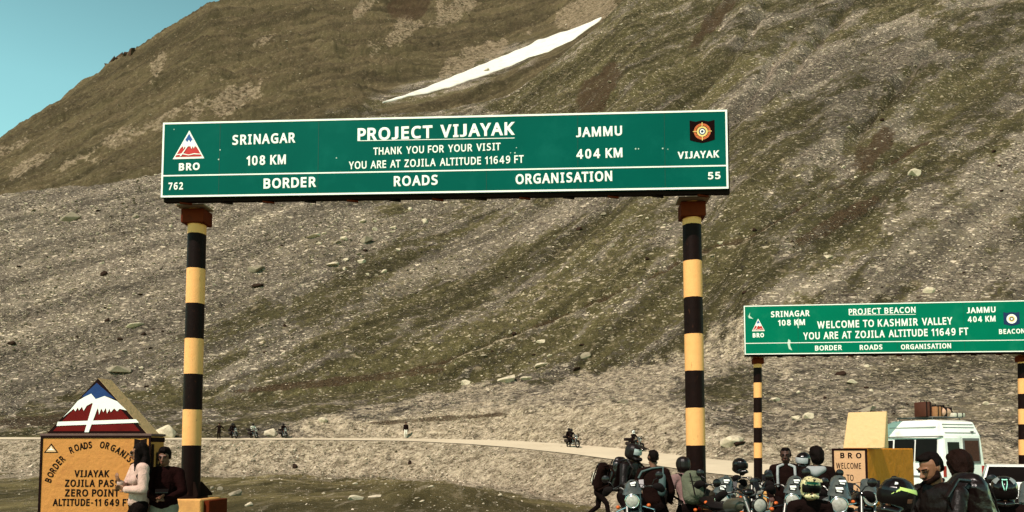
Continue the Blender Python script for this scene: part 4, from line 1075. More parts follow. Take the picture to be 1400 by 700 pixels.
        MB().lathe([(.05, .0085), (.05, .011)], (s * .385, -.27, 1.20), 'Y', 18).build("mirror_glass", chrome, mi)
        MB().cyl((s * .10, -.50, .80), (s * .20, -.52, .80), .008, n=6).build("indicator_stalk", blk, t)
        MB().sph((s * .215, -.525, .80), (.03, .035, .028)).build("indicator", amber, t, smooth=True)
        MB().sph((s * .17, .92, .72), (.028, .035, .026)).build("indicator", amber, t, smooth=True)
        MB().cyl((s * .04, -.38, .70), (s * .10, .15, .38), .015).cyl((s * .10, .15, .38), (s * .12, .72, .34), .017).cyl((s * .05, -.32, .85), (s * .11, .35, .74), .016).cyl((s * .11, .35, .74), (s * .12, .95, .78), .013).build("frame_rail", blk, t)
        MB().tube([(s * .02, -.42, .45), (s * .26, -.40, .50), (s * .27, -.30, .72), (s * .05, -.30, .80)], .013).build("crash_bar", blk if kind == 'grey' else chrome, t, smooth=True)
        MB().cyl((s * .12, .12, .30), (s * .30, .12, .29), .014).build("foot_peg", rubber, t)
    cb = MB()
    for s in (-1, 1):
        cb.tube([(s * .28, -.29, 1.05), (s * .2, -.46, 1.07), (s * .07, -.50, .96), (s * .04, -.44, .80)], .006, 6)
        cb.tube([(s * .24, -.29, 1.05), (s * .12, -.44, 1.10), (s * .02, -.42, .92)], .005, 6)
    cb.build("cable", rubber, t)
    MB().box((.13, -.37, 1.10), (.075, .012, .13), Matrix.Rotation(R(-25), 4, 'X'), bev=.004).build("phone_mount", blk, t)
    for s in (-1, 1):
        MB().hull([((s * .27, -.27, 1.05), (.03, .022, .02)), ((s * .32, -.26, 1.045), (.02, .02, .02))]).build("switch_cluster", blk, t, smooth=True)
        MB().hull([((s * .35, -.33, 1.05), (.075, .018, .045)), ((s * .40, -.29, 1.0), (.05, .018, .05))]).build("hand_guard", rubber, t, smooth=True)
    MB().hull([((0, -.46, .72), (.13, .05, .05)), ((0, -.44, .60), (.10, .04, .05))]).build("fork_cover", blk, t, smooth=True)
    MB().hull([((0, -.36, 1.03), (.07, .04, .05)), ((0, -.30, 1.04), (.06, .03, .04))]).build("instrument_pod", blk, t, smooth=True)
    MB().hull([((0, -.22, .86), (.12, .10, .10)), ((0, .10, .82), (.13, .14, .11)), ((0, .24, .78), (.09, .05, .06))]).build("fuel_tank", tankm, t, smooth=True)
    MB().hull([((0, .22, .79), (.11, .1, .05)), ((0, .46, .79), (.15, .12, .055)), ((0, .86, .86), (.12, .1, .05))]).build("seat", leather, t, smooth=True)
    MB().hull([((0, .80, .76), (.09, .1, .05)), ((0, 1.0, .74), (.06, .04, .04))]).build("tail_piece", tankm, t, smooth=True)
    MB().box((0, 1.05, .72), (.12, .03, .06), bev=.01).build("tail_light", redlens, t)
    e = MB().hull([((0, -.02, .36), (.14, .16, .10)), ((0, .18, .40), (.13, .12, .10))])
    for k in range(5): e.box((0, -.10, .48 + .035 * k), (.22, .2, .014), Matrix.Rotation(R(-12), 4, 'X'))
    e.cyl((0, -.08, .45), (0, -.12, .68), .085); e.build("engine", steel, t, smooth=True)
    MB().tube([(.08, -.20, .58), (.12, -.32, .45), (.13, -.2, .28), (.15, .2, .27), (.17, .5, .36)], .02).cyl((.17, .48, .35), (.19, .95, .46), .045).build("exhaust", chrome, t, smooth=True)
    MB().box((0, -.475, .70), (.16, .008, .10), Matrix.Rotation(R(-20), 4, 'X')).build("number_plate", sticker, t)
    b = MB()
    for k in range(6):
        a0 = R(20 + 20 * k); a1 = R(20 + 20 * (k + 1)); b.pts([(x, .70 + math.cos(a) * q, .31 + math.sin(a) * q) for x in (-.07, .07) for a in (a0, a1) for q in (.345, .355)])
    b.build("rear_mudguard", tankm, t)
    return t
def copy_tree(o, parent=None):
    c = o.copy(); COL.objects.link(c)
    if parent is not None: c.parent = parent
    for ch in list(o.children): copy_tree(ch, c)
    return c
def moto(kind, px, py, D, yaw, label, lean=8, scale=1.0, group="motorcycles parked in the front row", ground=None, at=None):
    """headlamp at pixel (px,py), distance D; yaw 0 = facing the camera side"""
    if kind not in _bikes: o = _bikes[kind] = moto_build(kind)
    else: o = copy_tree(_bikes[kind])
    rz = R(yaw)
    if at is not None: loc = Vector(at)
    else:
        h = Matrix.Rotation(rz, 3, 'Z') @ Vector((0, -.62, 0)) * scale
        p = P(px, py, D); loc = Vector((p.x - h.x, p.y - h.y, (p.z - .88 * scale) if ground is None else ground))
        if ground is None: print("bike", px, "ground z", round(loc.z, 2))
        loc.z = 0.0
    o.location = loc; o.rotation_euler = (0, R(lean), rz); o.scale = (scale,) * 3
    tag(o, label, "motorcycle", group)
    return o
moto('black', 872, 687, 10.35, -14, "motorcycle with a short rounded grey screen, leftmost of the front row of parked motorcycles", -5)
moto('grey', 973, 687, 10.7, -20, "motorcycle with a tall grey screen and silver mirror, just right of the right striped post", 9)
moto('black', 1006, 686, 12.4, 4, "motorcycle with a smaller screen and a black helmet over it, tucked behind its taller neighbour", -6, .97)
moto('dark', 1030, 671, 13.4, -8, "black motorcycle without a screen, in the second row near the thin striped post", 6)
moto('grey', 1071, 690, 10.6, -22, "motorcycle with a tall grey screen, in front of the man in the grey strapped jacket", 8)
moto('grey', 1131, 704, 9.35, -16, "nearest motorcycle, its tall grey screen carrying two dark stickers, right of the camouflage helmet", 9, 1.04)
moto('dark', 1048, 694, 9.6, 12, "black motorcycle with amber indicators and no screen, left of the camouflage helmet", -6)
moto('grey', 1400, 700, 8.7, -24, "motorcycle with a grey screen cut off by the right edge before the white hatchback", 6)
moto('black', 1180, 685, 10.9, -12, "motorcycle with a grey screen in front of the WELCOME lettering of the mustard marker", 7)

# ---------------------------------------------------------------- people
skin_m = mat("warm_skin", (.22, .095, .05), .5, var=.18, scale=25, spec=.3); skin_d = mat("tanned_skin", (.14, .056, .030), .5, var=.2, scale=25, spec=.3)
hair_m = mat("black_hair", (.005, .0022, .0016), .65, var=.5, scale=60, bump=.5, bscale=120, spec=.06)
hair_b = mat("dark_brown_hair", (.010, .0032, .0018), .65, var=.5, scale=60, bump=.5, bscale=120, spec=.06)
eye_m = mat("dark_eye", (.01, .006, .005), .3); lip_m = mat("lips", (.16, .05, .035), .5)
cloth = lambda n, c, ro=.85: mat(n, c, ro, var=.35, scale=9, bump=.5, bscale=45, spec=.04)
black_jacket = cloth("black_jacket_cloth", (.0075, .003, .0024)); maroon_knit = cloth("maroon_black_jumper_knit", (.009, .0018, .0015))
shiny_jacket = mat("black_shiny_jacket", (.007, .003, .0024), .45, var=.4, scale=14, bump=.6, bscale=16, spec=.16)
brown_jacket = cloth("brown_black_jacket_cloth", (.0085, .0030, .0021)); pink_top = cloth("pale_pink_blouse_cloth", (.50, .32, .26))
mauve = cloth("dusty_mauve_sleeve_cloth", (.20, .12, .11)); black_trouser = cloth("black_trouser_cloth", (.006, .003, .0025)); beige_trouser = cloth("grey_beige_trouser_cloth", (.23, .18, .13))
grey_trouser = cloth("grey_trouser_cloth", (.07, .065, .06)); white_kurta = cloth("white_shirt_cloth", (.60, .55, .46)); shoe_m = mat("dark_shoe", (.012, .008, .006), .6)
pack_green = cloth("olive_rucksack_cloth", (.095, .10, .065)); pack_black = mat("black_rucksack_leather", (.007, .003, .0025), .3, var=.4, scale=8, bump=.4, bscale=18, spec=.4); grey_strap = cloth("grey_reflective_strap", (.30, .30, .29)); cream_strap = cloth("cream_rucksack_cloth", (.5, .44, .34))

def remesh(prims, vox, sm=3, disp=0.0):
    """union of hulls -> one continuous surface"""
    b = MB()
    for p in prims: b.hull(p, 12, 8)
    me = bpy.data.meshes.new('tmp'); b.bm.to_mesh(me); b.bm.free()
    o = bpy.data.objects.new('tmp', me); COL.objects.link(o)
    rm = o.modifiers.new('r', 'REMESH'); rm.mode = 'VOXEL'; rm.voxel_size = vox
    if sm:
        s = o.modifiers.new('s', 'SMOOTH'); s.iterations = sm; s.factor = .5
    bpy.context.view_layer.update()
    out = bpy.data.meshes.new_from_object(o.evaluated_get(bpy.context.evaluated_depsgraph_get()))
    bpy.data.objects.remove(o); bpy.data.meshes.remove(me)
    if disp:
        n = len(out.vertices); a = np.empty(n * 3, np.float32); out.vertices.foreach_get('co', a); a = a.reshape(-1, 3).astype(float)
        nn = np.empty(n * 3, np.float32); out.vertices.foreach_get('normal', nn); nn = nn.reshape(-1, 3)
        f = fbm(a[:, 0] * 14 + a[:, 1] * 6, a[:, 2] * 9 + a[:, 1] * 11, 3, 5, ridged=True) - .5
        a += nn * (f * disp)[:, None]; out.vertices.foreach_set('co', a.astype(np.float32).ravel()); out.update()
    return out
def ik(a, b, l1, l2, pole):
    a = Vector(a); b = Vector(b); d = b - a; L_ = min(d.length, (l1 + l2) * .995); dn = d.normalized(); b = a + dn * L_
    k = (l1 * l1 - l2 * l2 + L_ * L_) / (2 * L_); h = math.sqrt(max(l1 * l1 - k * k, 0))
    p = Vector(pole); p = (p - dn * p.dot(dn)).normalized()
    return a + dn * k + p * h, b

def hand_prims(w, d, up, sgn, curl=.5, s=1.0):
    """wrist w, pointing d, palm normal up"""
    d = Vector(d).normalized(); up = Vector(up); up = (up - d * up.dot(d)).normalized(); sd = d.cross(up) * sgn
    pr = []; w = Vector(w)
    P_ = lambda f, a, n: w + (d * f + sd * a + up * n) * s
    pr.append([(P_(.01, 0, 0), .022 * s), (P_(.05, .022, 0), .016 * s), (P_(.05, -.022, 0), .016 * s), (P_(.085, .028, 0), .012 * s), (P_(.085, -.028, 0), .012 * s)])
    for k, (a, ln) in enumerate(((.030, .066), (.010, .076), (-.010, .070), (-.029, .054))):
        p0 = P_(.085, a, 0); b1 = math.cos(curl * .6); b2 = math.sin(curl * .6); p1 = P_(.085 + ln * .5 * b1, a * 1.1, -ln * .5 * b2)
        c1 = math.cos(curl * 1.7); c2 = math.sin(curl * 1.7); p2 = p1 + (d * ln * .5 * c1 - up * ln * .5 * c2) * s
        pr.append([(p0, .0095 * s), (p1, .009 * s)]); pr.append([(p1, .009 * s), (p2, .0072 * s)])
    t0 = P_(.025, .022, -.004); t1 = P_(.055, .050, -.014); t2 = P_(.088, .055, -.024)
    pr.append([(t0, .013 * s), (t1, .011 * s)]); pr.append([(t1, .0105 * s), (t2, .008 * s)])
    return pr

def person(label, loc, yaw=0, H=1.68, lean=0, head=(0, 0, 0), arms=None, feet=None, hipz=None, jacket=black_jacket, trousers=black_trouser, hair='short', hairm=hair_m, skin=skin_d,
           helmet=None, build=1.0, female=False, far=False, beard=False, group=None, hood=None, stripe=None, glasses=False, girth=1.0, side=0, headat=None):
    """local frame: facing -Y, feet at z 0; head=(nod, turn, tilt) in degrees"""
    k = H / 1.70
    if headat:      # stand the figure so that the middle of the head comes to this sight line
        hp = P(*headat)
        Rl0 = Matrix.Rotation(R(side), 3, 'Y') @ Matrix.Rotation(R(lean), 3, 'X'); hd0 = Matrix.Rotation(R(head[1]), 3, 'Z') @ Matrix.Rotation(R(head[0]), 3, 'X') @ Matrix.Rotation(R(head[2]), 3, 'Y')
        off = Rl0 @ Vector((0, 0, .575)) + hd0 @ Vector((0, 0, .125))
        hipz = hp.z / k - off.z
        if hipz > .93: hipz = None; k = hp.z / (.92 + off.z)
        elif hipz > .90: hipz = None
        o2 = Matrix.Rotation(R(yaw), 3, 'Z') @ (off * k)
        loc = (hp.x - o2.x, hp.y - o2.y, 0.0)
    vox = .012 if not far else .026
    hz = (hipz if hipz is not None else .92) ; pel = Vector((0, 0, hz))
    Rl = Matrix.Rotation(R(side), 3, 'Y') @ Matrix.Rotation(R(lean), 3, 'X')
    up = lambda x, y, z: pel + Rl @ Vector((x, y, z - .92))
    sw = .165 if female else .185
    waist, chest, neck = up(0, 0, 1.08), up(0, 0, 1.27), up(0, .005, 1.46)
    hd = Matrix.Rotation(R(head[1]), 3, 'Z') @ Matrix.Rotation(R(head[0]), 3, 'X') @ Matrix.Rotation(R(head[2]), 3, 'Y')
    hb = neck + Rl @ Vector((0, -.005, .035)); HD = lambda x, y, z: hb + hd @ Vector((x, y, z))
    torso = [[(up(0, .0, .96), (.155 * girth, .105 * girth, .09)), (waist, (.135 * girth, .095 * girth, .08))], [(waist, (.135 * girth, .095 * girth, .08)), (chest, (.165 * girth, .11, .10))],
             [(chest, (.165 * girth, .11, .10)), (up(0, 0, 1.38), (.14, .085, .06))], [(up(-sw, 0, 1.39), .058), (up(sw, 0, 1.39), .058), (up(0, 0, 1.42), .06)]]
    if female: torso.append([(up(-.065, -.07, 1.24), .052), (up(.065, -.07, 1.24), .052)])
    neckp = [[(up(0, .005, 1.40), .058), (HD(0, .005, .05), .052)]]
    headp = [[(HD(0, .012, .15), (.076, .094, .088)), (HD(0, -.03, .085), (.058, .06, .06))], [(HD(0, -.035, .085), (.055, .05, .05)), (HD(0, -.062, .035), (.034, .026, .022))],
             [(HD(-.05, -.01, .05), .022), (HD(.05, -.01, .05), .022), (HD(0, -.055, .032), .026)]]
    if not far:
        headp += [[(HD(0, -.094, .125), .010), (HD(0, -.118, .086), .013)], [(HD(-.013, -.104, .083), .010), (HD(.013, -.104, .083), .010)], [(HD(-.045, -.078, .138), .014), (HD(.045, -.078, .138), .014)],
                  [(HD(-.078, .008, .125), (.010, .02, .032)), (HD(-.074, .004, .095), (.008, .013, .014))], [(HD(.078, .008, .125), (.010, .02, .032)), (HD(.074, .004, .095), (.008, .013, .014))]]
    feet = feet or [(-.11, -.02, .08), (.11, .0, .08)]
    legs, shoes, leg_in = [], [], []
    for s, ft in zip((-1, 1), feet):
        hip = pel + Vector((s * .09, 0, -.02)); kn, an = ik(hip, ft, .42, .44, (0, -1, .15) if hipz is None or hipz > .6 else (s * .3, -1, .6))
        legs += [[(hip, .088 * girth), (kn, .058)], [(kn, .056), (kn + (an - kn) * .3, .054), (an, .042)]]
        shoes.append([(an + Vector((0, .03, -.035)), .04), (an + Vector((0, -.05, -.04)), .038), (an + Vector((s * .012, -.15, -.05)), (.042, .04, .028))])
    pelv = [[(pel + Vector((0, 0, .03)), (.155 * girth, .105, .08)), (pel + Vector((-.08, 0, -.05)), .085), (pel + Vector((.08, 0, -.05)), .085)]]
    armp, handp, fore = [], [], []
    arms = arms or [dict(h=(-.24, -.04, .80)), dict(h=(.24, -.04, .80))]
    for s, a in zip((-1, 1), arms):
        sh = up(s * sw, 0, 1.39); tgt = Vector(a['h']); tgt = up(*tgt) if a.get('rel', True) else tgt
        el, wr = ik(sh, tgt, .29, .26, a.get('pole', (s * .5, .8, -.3)))
        armp += [[(sh, .056), (el, .043)]]; fore.append([(el, .042), (wr, .030)])
        hdv = a.get('d', (wr - el)); hup = a.get('up', (0, 1, .2) if abs(Vector(hdv).normalized().y) < .8 else (0, 0, 1))
        if far: handp.append([(wr, .03), (wr + Vector(hdv).normalized() * .1, .035)])
        else: handp += hand_prims(wr, hdv, hup, s * a.get('side', 1), a.get('curl', .5))
    allb = torso + neckp + headp + legs + pelv + armp + fore + handp
    me = remesh(allb, .0075 if not far else vox, 2)
    me.transform(Matrix.Scale(k, 4))
    body = link("person", me, skin, None, True); body.location = loc; body.rotation_euler = (0, 0, R(yaw)); tag(body, label, "person", group)
    def child(name, prims, m, infl=.013, v=vox, sm=2, disp=0.0, par=None):
        q = [[(c, tuple(x + infl for x in r) if isinstance(r, tuple) else r + infl) for c, r in p] for p in prims]
        me = remesh(q, v, sm, disp); me.transform(Matrix.Scale(k, 4)); return link(name, me, m, par or body, True)
    jk = child("jacket" if not female else "blouse", torso + armp + fore + ([] if hipz is not None else [[(up(0, 0, .94), (.16 * girth, .115, .06)), (waist, (.14, .10, .08))]]), jacket, .018, vox * .9, 2, .010 if not far else 0)
    tr = child("trousers", legs + pelv, trousers, .014, vox * .95, 2, .008 if not far else 0)
    if not far: child("shoes", shoes, shoe_m, .004)
    else: child("shoes", shoes, shoe_m, .004, .02)
    if not far and helmet is None:
        for s in (-1, 1):
            b = MB().sph(tuple(HD(s * .034, -.088, .122) * k), (.013 * k, .009 * k, .008 * k), 10, 8); b.build("eye", eye_m, body, True)
            b = MB().hull([(tuple(HD(s * .016, -.098, .142) * k), .006 * k), (tuple(HD(s * .055, -.084, .146) * k), .005 * k)], 6, 4); b.build("eyebrow", hair_m, body, True)
        MB().hull([(tuple(HD(-.020, -.093, .056) * k), .006 * k), (tuple(HD(0, -.101, .057) * k), .008 * k), (tuple(HD(.020, -.093, .056) * k), .006 * k)], 8, 5).build("mouth", lip_m, body, True)
    if hair == 'short' and helmet is None:
        child("hair", [[(HD(0, .022, .175), (.078, .092, .074)), (HD(0, .035, .135), (.076, .080, .07))], [(HD(0, -.045, .215), (.055, .04, .028)), (HD(0, .02, .225), (.06, .06, .03))], [(HD(-.07, .0, .14), (.012, .02, .04)), (HD(-.06, .02, .18), .025)], [(HD(.07, .0, .14), (.012, .02, .04)), (HD(.06, .02, .18), .025)]], hairm, .006, .008 if not far else .02, 1, .018)
    if hair == 'quiff' and helmet is None:
        child("hair", [[(HD(0, .038, .186), (.071, .074, .053)), (HD(0, .045, .150), (.071, .066, .06))], [(HD(0, -.038, .218), (.050, .034, .020)), (HD(0, .025, .216), (.054, .056, .026))], [(HD(-.070, .006, .125), (.010, .016, .03)), (HD(-.064, .02, .17), .018)], [(HD(.070, .006, .125), (.010, .016, .03)), (HD(.064, .02, .17), .018)], [(HD(0, .07, .09), (.045, .022, .03)), (HD(0, .07, .15), (.055, .035, .03))]], hairm, .006, .008, 1, .022)
    if hair == 'bushy' and helmet is None:
        child("hair", [[(HD(0, .03, .17), (.10, .115, .10)), (HD(0, .05, .10), (.095, .09, .09))], [(HD(0, -.05, .22), (.07, .05, .045)), (HD(0, .02, .24), (.075, .07, .04))]], hairm, .006, .009, 1, .03)
    if hair == 'long':
        child("hair", [[(HD(0, .025, .175), (.080, .092, .075)), (HD(0, .04, .12), (.082, .075, .075))], [(HD(-.072, .0, .12), (.020, .045, .06)), (HD(-.07, .0, -.06), (.022, .04, .05))], [(HD(.072, .0, .12), (.020, .045, .06)), (HD(.085, -.02, -.12), (.03, .04, .06))], [(HD(0, .06, .1), (.08, .05, .06)), (HD(0, .09, -.14), (.085, .035, .05))], [(HD(.05, .07, .0), (.05, .04, .05)), (HD(.11, .0, -.22), (.035, .035, .05))]], hairm, .004, .009, 1, .018)
    if beard: child("beard", [[(HD(-.058, -.02, .055), .024), (HD(0, -.07, .03), .028), (HD(.058, -.02, .055), .024)], [(HD(-.066, -.005, .095), .014), (HD(-.058, -.02, .055), .022)], [(HD(.066, -.005, .095), .014), (HD(.058, -.02, .055), .022)], [(HD(-.02, -.098, .068), .007), (HD(.02, -.098, .068), .007)]], hair_b, .003, .007, 1)
    if glasses:
        b = MB()
        for s in (-1, 1): b.sph(tuple(HD(s * .036, -.098, .122) * k), (.026 * k, .010 * k, .020 * k), 12, 8)
        b.tube([tuple(HD(-.07, -.02, .128) * k), tuple(HD(-.06, -.09, .128) * k), tuple(HD(.06, -.09, .128) * k), tuple(HD(.07, -.02, .128) * k)], .003, 5); b.build("sunglasses", eye_m, body, True)
    if helmet:
        Mh = Matrix.Translation(HD(0, .0, .125) * k) @ hd.to_4x4() @ Matrix.Scale(k, 4)
        helmet_parts(body, Mh, helmet, .014 if far else .008, far)
    if hood: child("hood", [[(up(-.10, .07, 1.42), .045), (up(.10, .07, 1.42), .045), (up(0, .10, 1.36), .06)]], hood, .004, .01)
    if stripe:
        for s in (-1, 1):
            pth = [up(s * .05, -.07, 1.465), up(s * .13, -.10, 1.43), up(s * .135, -.135, 1.30), up(s * .13, -.13, 1.12)]
            child("shoulder_strap", [[(pth[i], .012), (pth[i + 1], .012)] for i in range(3)], stripe, .010, .008, 1)
    body["_k"] = k; body["_lean"] = lean
    return body, dict(up=up, k=k, HD=HD)

def helmet_parts(parent, Mh, spec, vox=.008, far=False):
    """full face helmet centred on the head, face towards -Y"""
    shell = [[((0, .012, .045), (.118, .135, .105)), ((0, .02, -.04), (.112, .122, .085))], [((0, -.06, -.085), (.082, .07, .045)), ((0, .02, -.06), (.108, .11, .06))], [((-.06, -.10, -.085), .026), ((0, -.145, -.075), .034), ((.06, -.10, -.085), .026)]]
    if spec.get('open'): shell = shell[:1]
    me = remesh(shell, vox, 2); me.transform(Mh)
    h = link("helmet_shell" if parent.get("category") != "helmet" else "shell", me, spec['shell'], parent, True)
    def surf(th, ph, k=1.0):   # th: around (0 front), ph: elevation
        d = Vector((math.sin(th) * math.cos(ph), -math.cos(th) * math.cos(ph), math.sin(ph)))
        return Vector((0, .008, .02)) + Vector((d.x * .122, d.y * .143 , d.z * .135)) * k
    def patch(name, th0, th1, ph0, ph1, m, k0=1.0, k1=1.03, n=10, m2=6, skew=0.0, taper=0.0):
        b = MB(); bm = b.bm; g = []
        for kk in (k1, k0):
            gg = []
            for i in range(n + 1):
                a = i / n; row = []
                for j in range(m2 + 1):
                    c = j / m2; th = th0 + (th1 - th0) * a; w = 1 - taper * a; pm = (ph0 + ph1) / 2; ph = pm + (ph0 + (ph1 - ph0) * c - pm) * w + skew * a
                    row.append(bm.verts.new(surf(th, ph, kk)))
                gg.append(row)
            g.append(gg)
        for i in range(n):
            for j in range(m2):
                bm.faces.new((g[0][i][j], g[0][i + 1][j], g[0][i + 1][j + 1], g[0][i][j + 1])); bm.faces.new((g[1][i][j + 1], g[1][i + 1][j + 1], g[1][i + 1][j], g[1][i][j]))
        for i in range(n):
            for j in (0, m2): bm.faces.new((g[0][i][j], g[1][i][j], g[1][i + 1][j], g[0][i + 1][j]))
        for j in range(m2):
            for i in (0, n): bm.faces.new((g[0][i][j], g[0][i][j + 1], g[1][i][j + 1], g[1][i][j]))
        bmesh.ops.transform(bm, matrix=Mh, verts=bm.verts)
        return b.build(name, m, h, True)
    if not spec.get('open'): patch("visor", R(-62), R(62), R(-22) + spec.get('vup', 0), R(18) + spec.get('vup', 0), spec.get('visor', glass), .98, 1.035)
    for p in spec.get('patches', []): patch(*p[:6], **p[6])
    if spec.get('peak'):
        b = MB().pts([Mh @ Vector(c) for c in ((-.10, -.10, .115), (.10, -.10, .115), (-.085, -.22, .105), (.085, -.22, .105), (-.10, -.10, .13), (.10, -.10, .13), (-.085, -.22, .112), (.085, -.22, .112), (0, -.23, .125), (0, -.09, .15))])
        b.build("peak", spec['peak'], h, True)
    return h
helm_black = mat("black_helmet_gloss", (.006, .003, .0024), .2, var=.3, scale=10, coat=.25, spec=.3)
helm_matt = mat("black_helmet_matt", (.008, .004, .0035), .4, var=.3, scale=10, spec=.2)
camo = bpy.data.materials.new("cream_camouflage"); camo.use_nodes = True
_t = camo.node_tree; _b = _t.nodes["Principled BSDF"]; _tc = _t.nodes.new("ShaderNodeTexCoord"); _n = _t.nodes.new("ShaderNodeTexNoise"); _n.inputs["Scale"].default_value = 26; _n.inputs["Detail"].default_value = 1.5
_r = _t.nodes.new("ShaderNodeValToRGB"); _r.color_ramp.interpolation = 'CONSTANT'; _e = _r.color_ramp.elements; _e[0].color = (.012, .008, .006, 1); _e[1].position = .44; _e[1].color = (.62, .52, .26, 1); _x = _e.new(.57); _x.color = (.30, .24, .10, 1); _x = _e.new(.61); _x.color = (.66, .57, .32, 1)
_t.links.new(_tc.outputs["Object"], _n.inputs["Vector"]); _t.links.new(_n.outputs[0], _r.inputs[0]); _t.links.new(_r.outputs[0], _b.inputs["Base Color"]); _b.inputs["Roughness"].default_value = .4
lime = mat("lime_decal", (.48, .62, .16), .4); mint = mat("mint_decal", (.30, .66, .50), .4); tealband = mat("teal_band", (.02, .22, .15), .4); whitehl = mat("white_decal", (.70, .68, .62), .4); clear_grey = mat("grey_tinted_peak", (.20, .21, .20), .25, coat=.4)

def backpack(label, w, loc_local, size, m, pk, yaw, loc, strapm=None, lean=0, group=None):
    """worn on a back: own object, in the wearer's frame"""
    body, inf = w; k = inf['k']
    t = thing("backpack", label, "backpack", body.location, body.rotation_euler[2], group)
    M = Matrix.Translation(inf['up'](*loc_local) * k) @ Matrix.Rotation(R(body['_lean']), 4, 'X')
    sx, sy, sz = size
    me = remesh([[((0, 0, -sz * .3), (sx * .5, sy * .42, sz * .2)), ((0, 0, sz * .25), (sx * .46, sy * .36, sz * .22))], [((0, sy * .35, -sz * .22), (sx * .34, sy * .25, sz * .16)), ((0, sy * .3, 0), (sx * .3, sy * .2, sz * .12))], [((0, 0, sz * .3), (sx * .44, sy * .4, sz * .12)), ((0, .02, sz * .42), (sx * .3, sy * .28, sz * .08))]], .012, 2, .014)
    me.transform(M); link("pack_body", me, m, t, True)
    for s in (-1, 1):
        b = MB().tube([M @ Vector((s * sx * .3, -sy * .3, sz * .42)), M @ Vector((s * sx * .34, -sy * .75, sz * .5)), M @ Vector((s * sx * .42, -sy * 1.35, sz * .32)), M @ Vector((s * sx * .46, -sy * 1.2, -sz * .1)), M @ Vector((s * sx * .45, -sy * .3, -sz * .38))], .018)
        b.build("strap", strapm or m, t, True)
        b = MB().tube([M @ Vector((s * sx * .22, sy * .40, sz * .38)), M @ Vector((s * sx * .24, sy * .56, 0)), M @ Vector((s * sx * .22, sy * .58, -sz * .3))], .010, 6); b.build("compression_strap", rubber, t, True)
    b = MB().tube([M @ Vector((-sx * .3, sy * .44, sz * .14)), M @ Vector((0, sy * .52, sz * .10)), M @ Vector((sx * .3, sy * .44, sz * .14))], .007, 6); b.build("zip", rubber, t, True)
    return t
def at(px, D, g=0.0):
    p = P(px, 650, D); return Vector((p.x, D, g))
def face_cam(v): return math.degrees(math.atan2(v.x, -v.y)) * 0 + math.degrees(math.atan2(-v.x, v.y))

# couple by the orange marker
w = person("long haired person in a pale pink blouse in front of the orange marker", at(190.5, 9.5), -46, 1.64, 0, (4, -28, 0),
       [dict(h=(-.04, -.22, 1.20), pole=(-.8, .3, -.6), d=(.1, -.5, .8), up=(.2, -1, 0)), dict(h=(.05, -.17, 1.12), pole=(.8, .3, -.5), d=(-.7, -.5, .3))],
       jacket=pink_top, trousers=black_trouser, hair='long', female=True, glasses=True, skin=skin_m, girth=.66, headat=(190.5, 619, 9.7))
m_ = person("person in a dark maroon jumper holding a phone beside the orange marker", at(224.5, 9.9), 12, 1.63, 0, (10, -4, 0),
       [dict(h=(-.02, -.30, 1.06), pole=(-.9, .3, -.4), d=(.8, -.55, .1), up=(.2, .4, -1), curl=.6), dict(h=(.10, -.28, 1.03), pole=(.9, .3, -.4), d=(-.75, -.5, .2), up=(-.2, -.6, .6), curl=.9)],
       jacket=maroon_knit, trousers=beige_trouser, girth=1.1, skin=skin_d, headat=(225, 624, 9.9))
MK = Matrix.Translation(m_[0].location) @ Matrix.Rotation(m_[0].rotation_euler[2], 4, 'Z')
ph = thing("mobile_phone", "dark phone held in both hands by the person in the maroon jumper", "phone", MK @ Vector((.055, -.355, 1.06)), R(20))
MB().box((0, 0, 0), (.15, .012, .075), Matrix.Rotation(R(-50), 4, 'X'), bev=.004).build("case", blk, ph); MB().box((0, -.005, .004), (.14, .006, .066), Matrix.Rotation(R(-50), 4, 'X')).build("screen", glass, ph)

# walkers and riders in the middle distance and by the bikes
p_ = hit(818, 694); p21 = P(818, 660, 21.0)
wz = tz(p21.x, 21.0)
walker = person("person in dark clothes striding left through the hollow with a pale pack", (p21.x, 21.0, wz), 62, 1.66, 10, (8, 0, 0),
       [dict(h=(-.20, -.30, 1.10), pole=(-.6, .8, -.3)), dict(h=(.2, -.26, 1.08), pole=(.6, .8, -.3))], feet=[(-.09, -.36, .10), (.10, .40, .16)], hipz=.86, jacket=brown_jacket, helmet=dict(shell=helm_matt))
backpack("small pale backpack on the person striding through the hollow", walker, (0, .17, 1.28), (.26, .16, .36), cream_strap, 0, 0, 0)
hg = person("person in a dark peaked helmet with a clear visor behind the leftmost motorcycle", at(864, 11.9), 48, 1.70, 12, (14, 6, 0),
       [dict(h=(-.22, -.34, 1.08)), dict(h=(.24, -.30, 1.02))], jacket=shiny_jacket, helmet=dict(shell=helm_matt, peak=helm_matt, visor=mat("clear_visor", (.32, .34, .33), .1, spec=.8), vup=R(8), patches=[("red_decal", R(60), R(100), R(-12), R(4), mat("dull_red_decal", (.12, .02, .012), .4), {})]), headat=(866, 619, 11.9))
backpack("bulging black leather backpack on the person in the peaked helmet", hg, (0, .20, 1.22), (.40, .26, .58), pack_black, 0, 0, 0)
backpack("dark brown bag slung on the left of the person in the peaked helmet", hg, (-.06, .46, 1.10), (.34, .22, .50), brown_jacket, 0, 0, 0)
nb = person("bare headed person with short black hair seen from behind over the leftmost motorcycle", at(893, 11.2), 158, 1.66, 4, (0, 22, 0),
       [dict(h=(-.22, -.22, .98)), dict(h=(.22, -.24, .98))], feet=[(-.30, 0, .08), (.30, .02, .08)], jacket=brown_jacket, hair='quiff', girth=1.08, headat=(893, 626, 11.2))
tl = thing("shoulder_bag", "small teal grey bag strapped over the back of the bare headed person", "bag", nb[0].location, nb[0].rotation_euler[2])
_M = nb[1]['up']; _k = nb[1]['k']
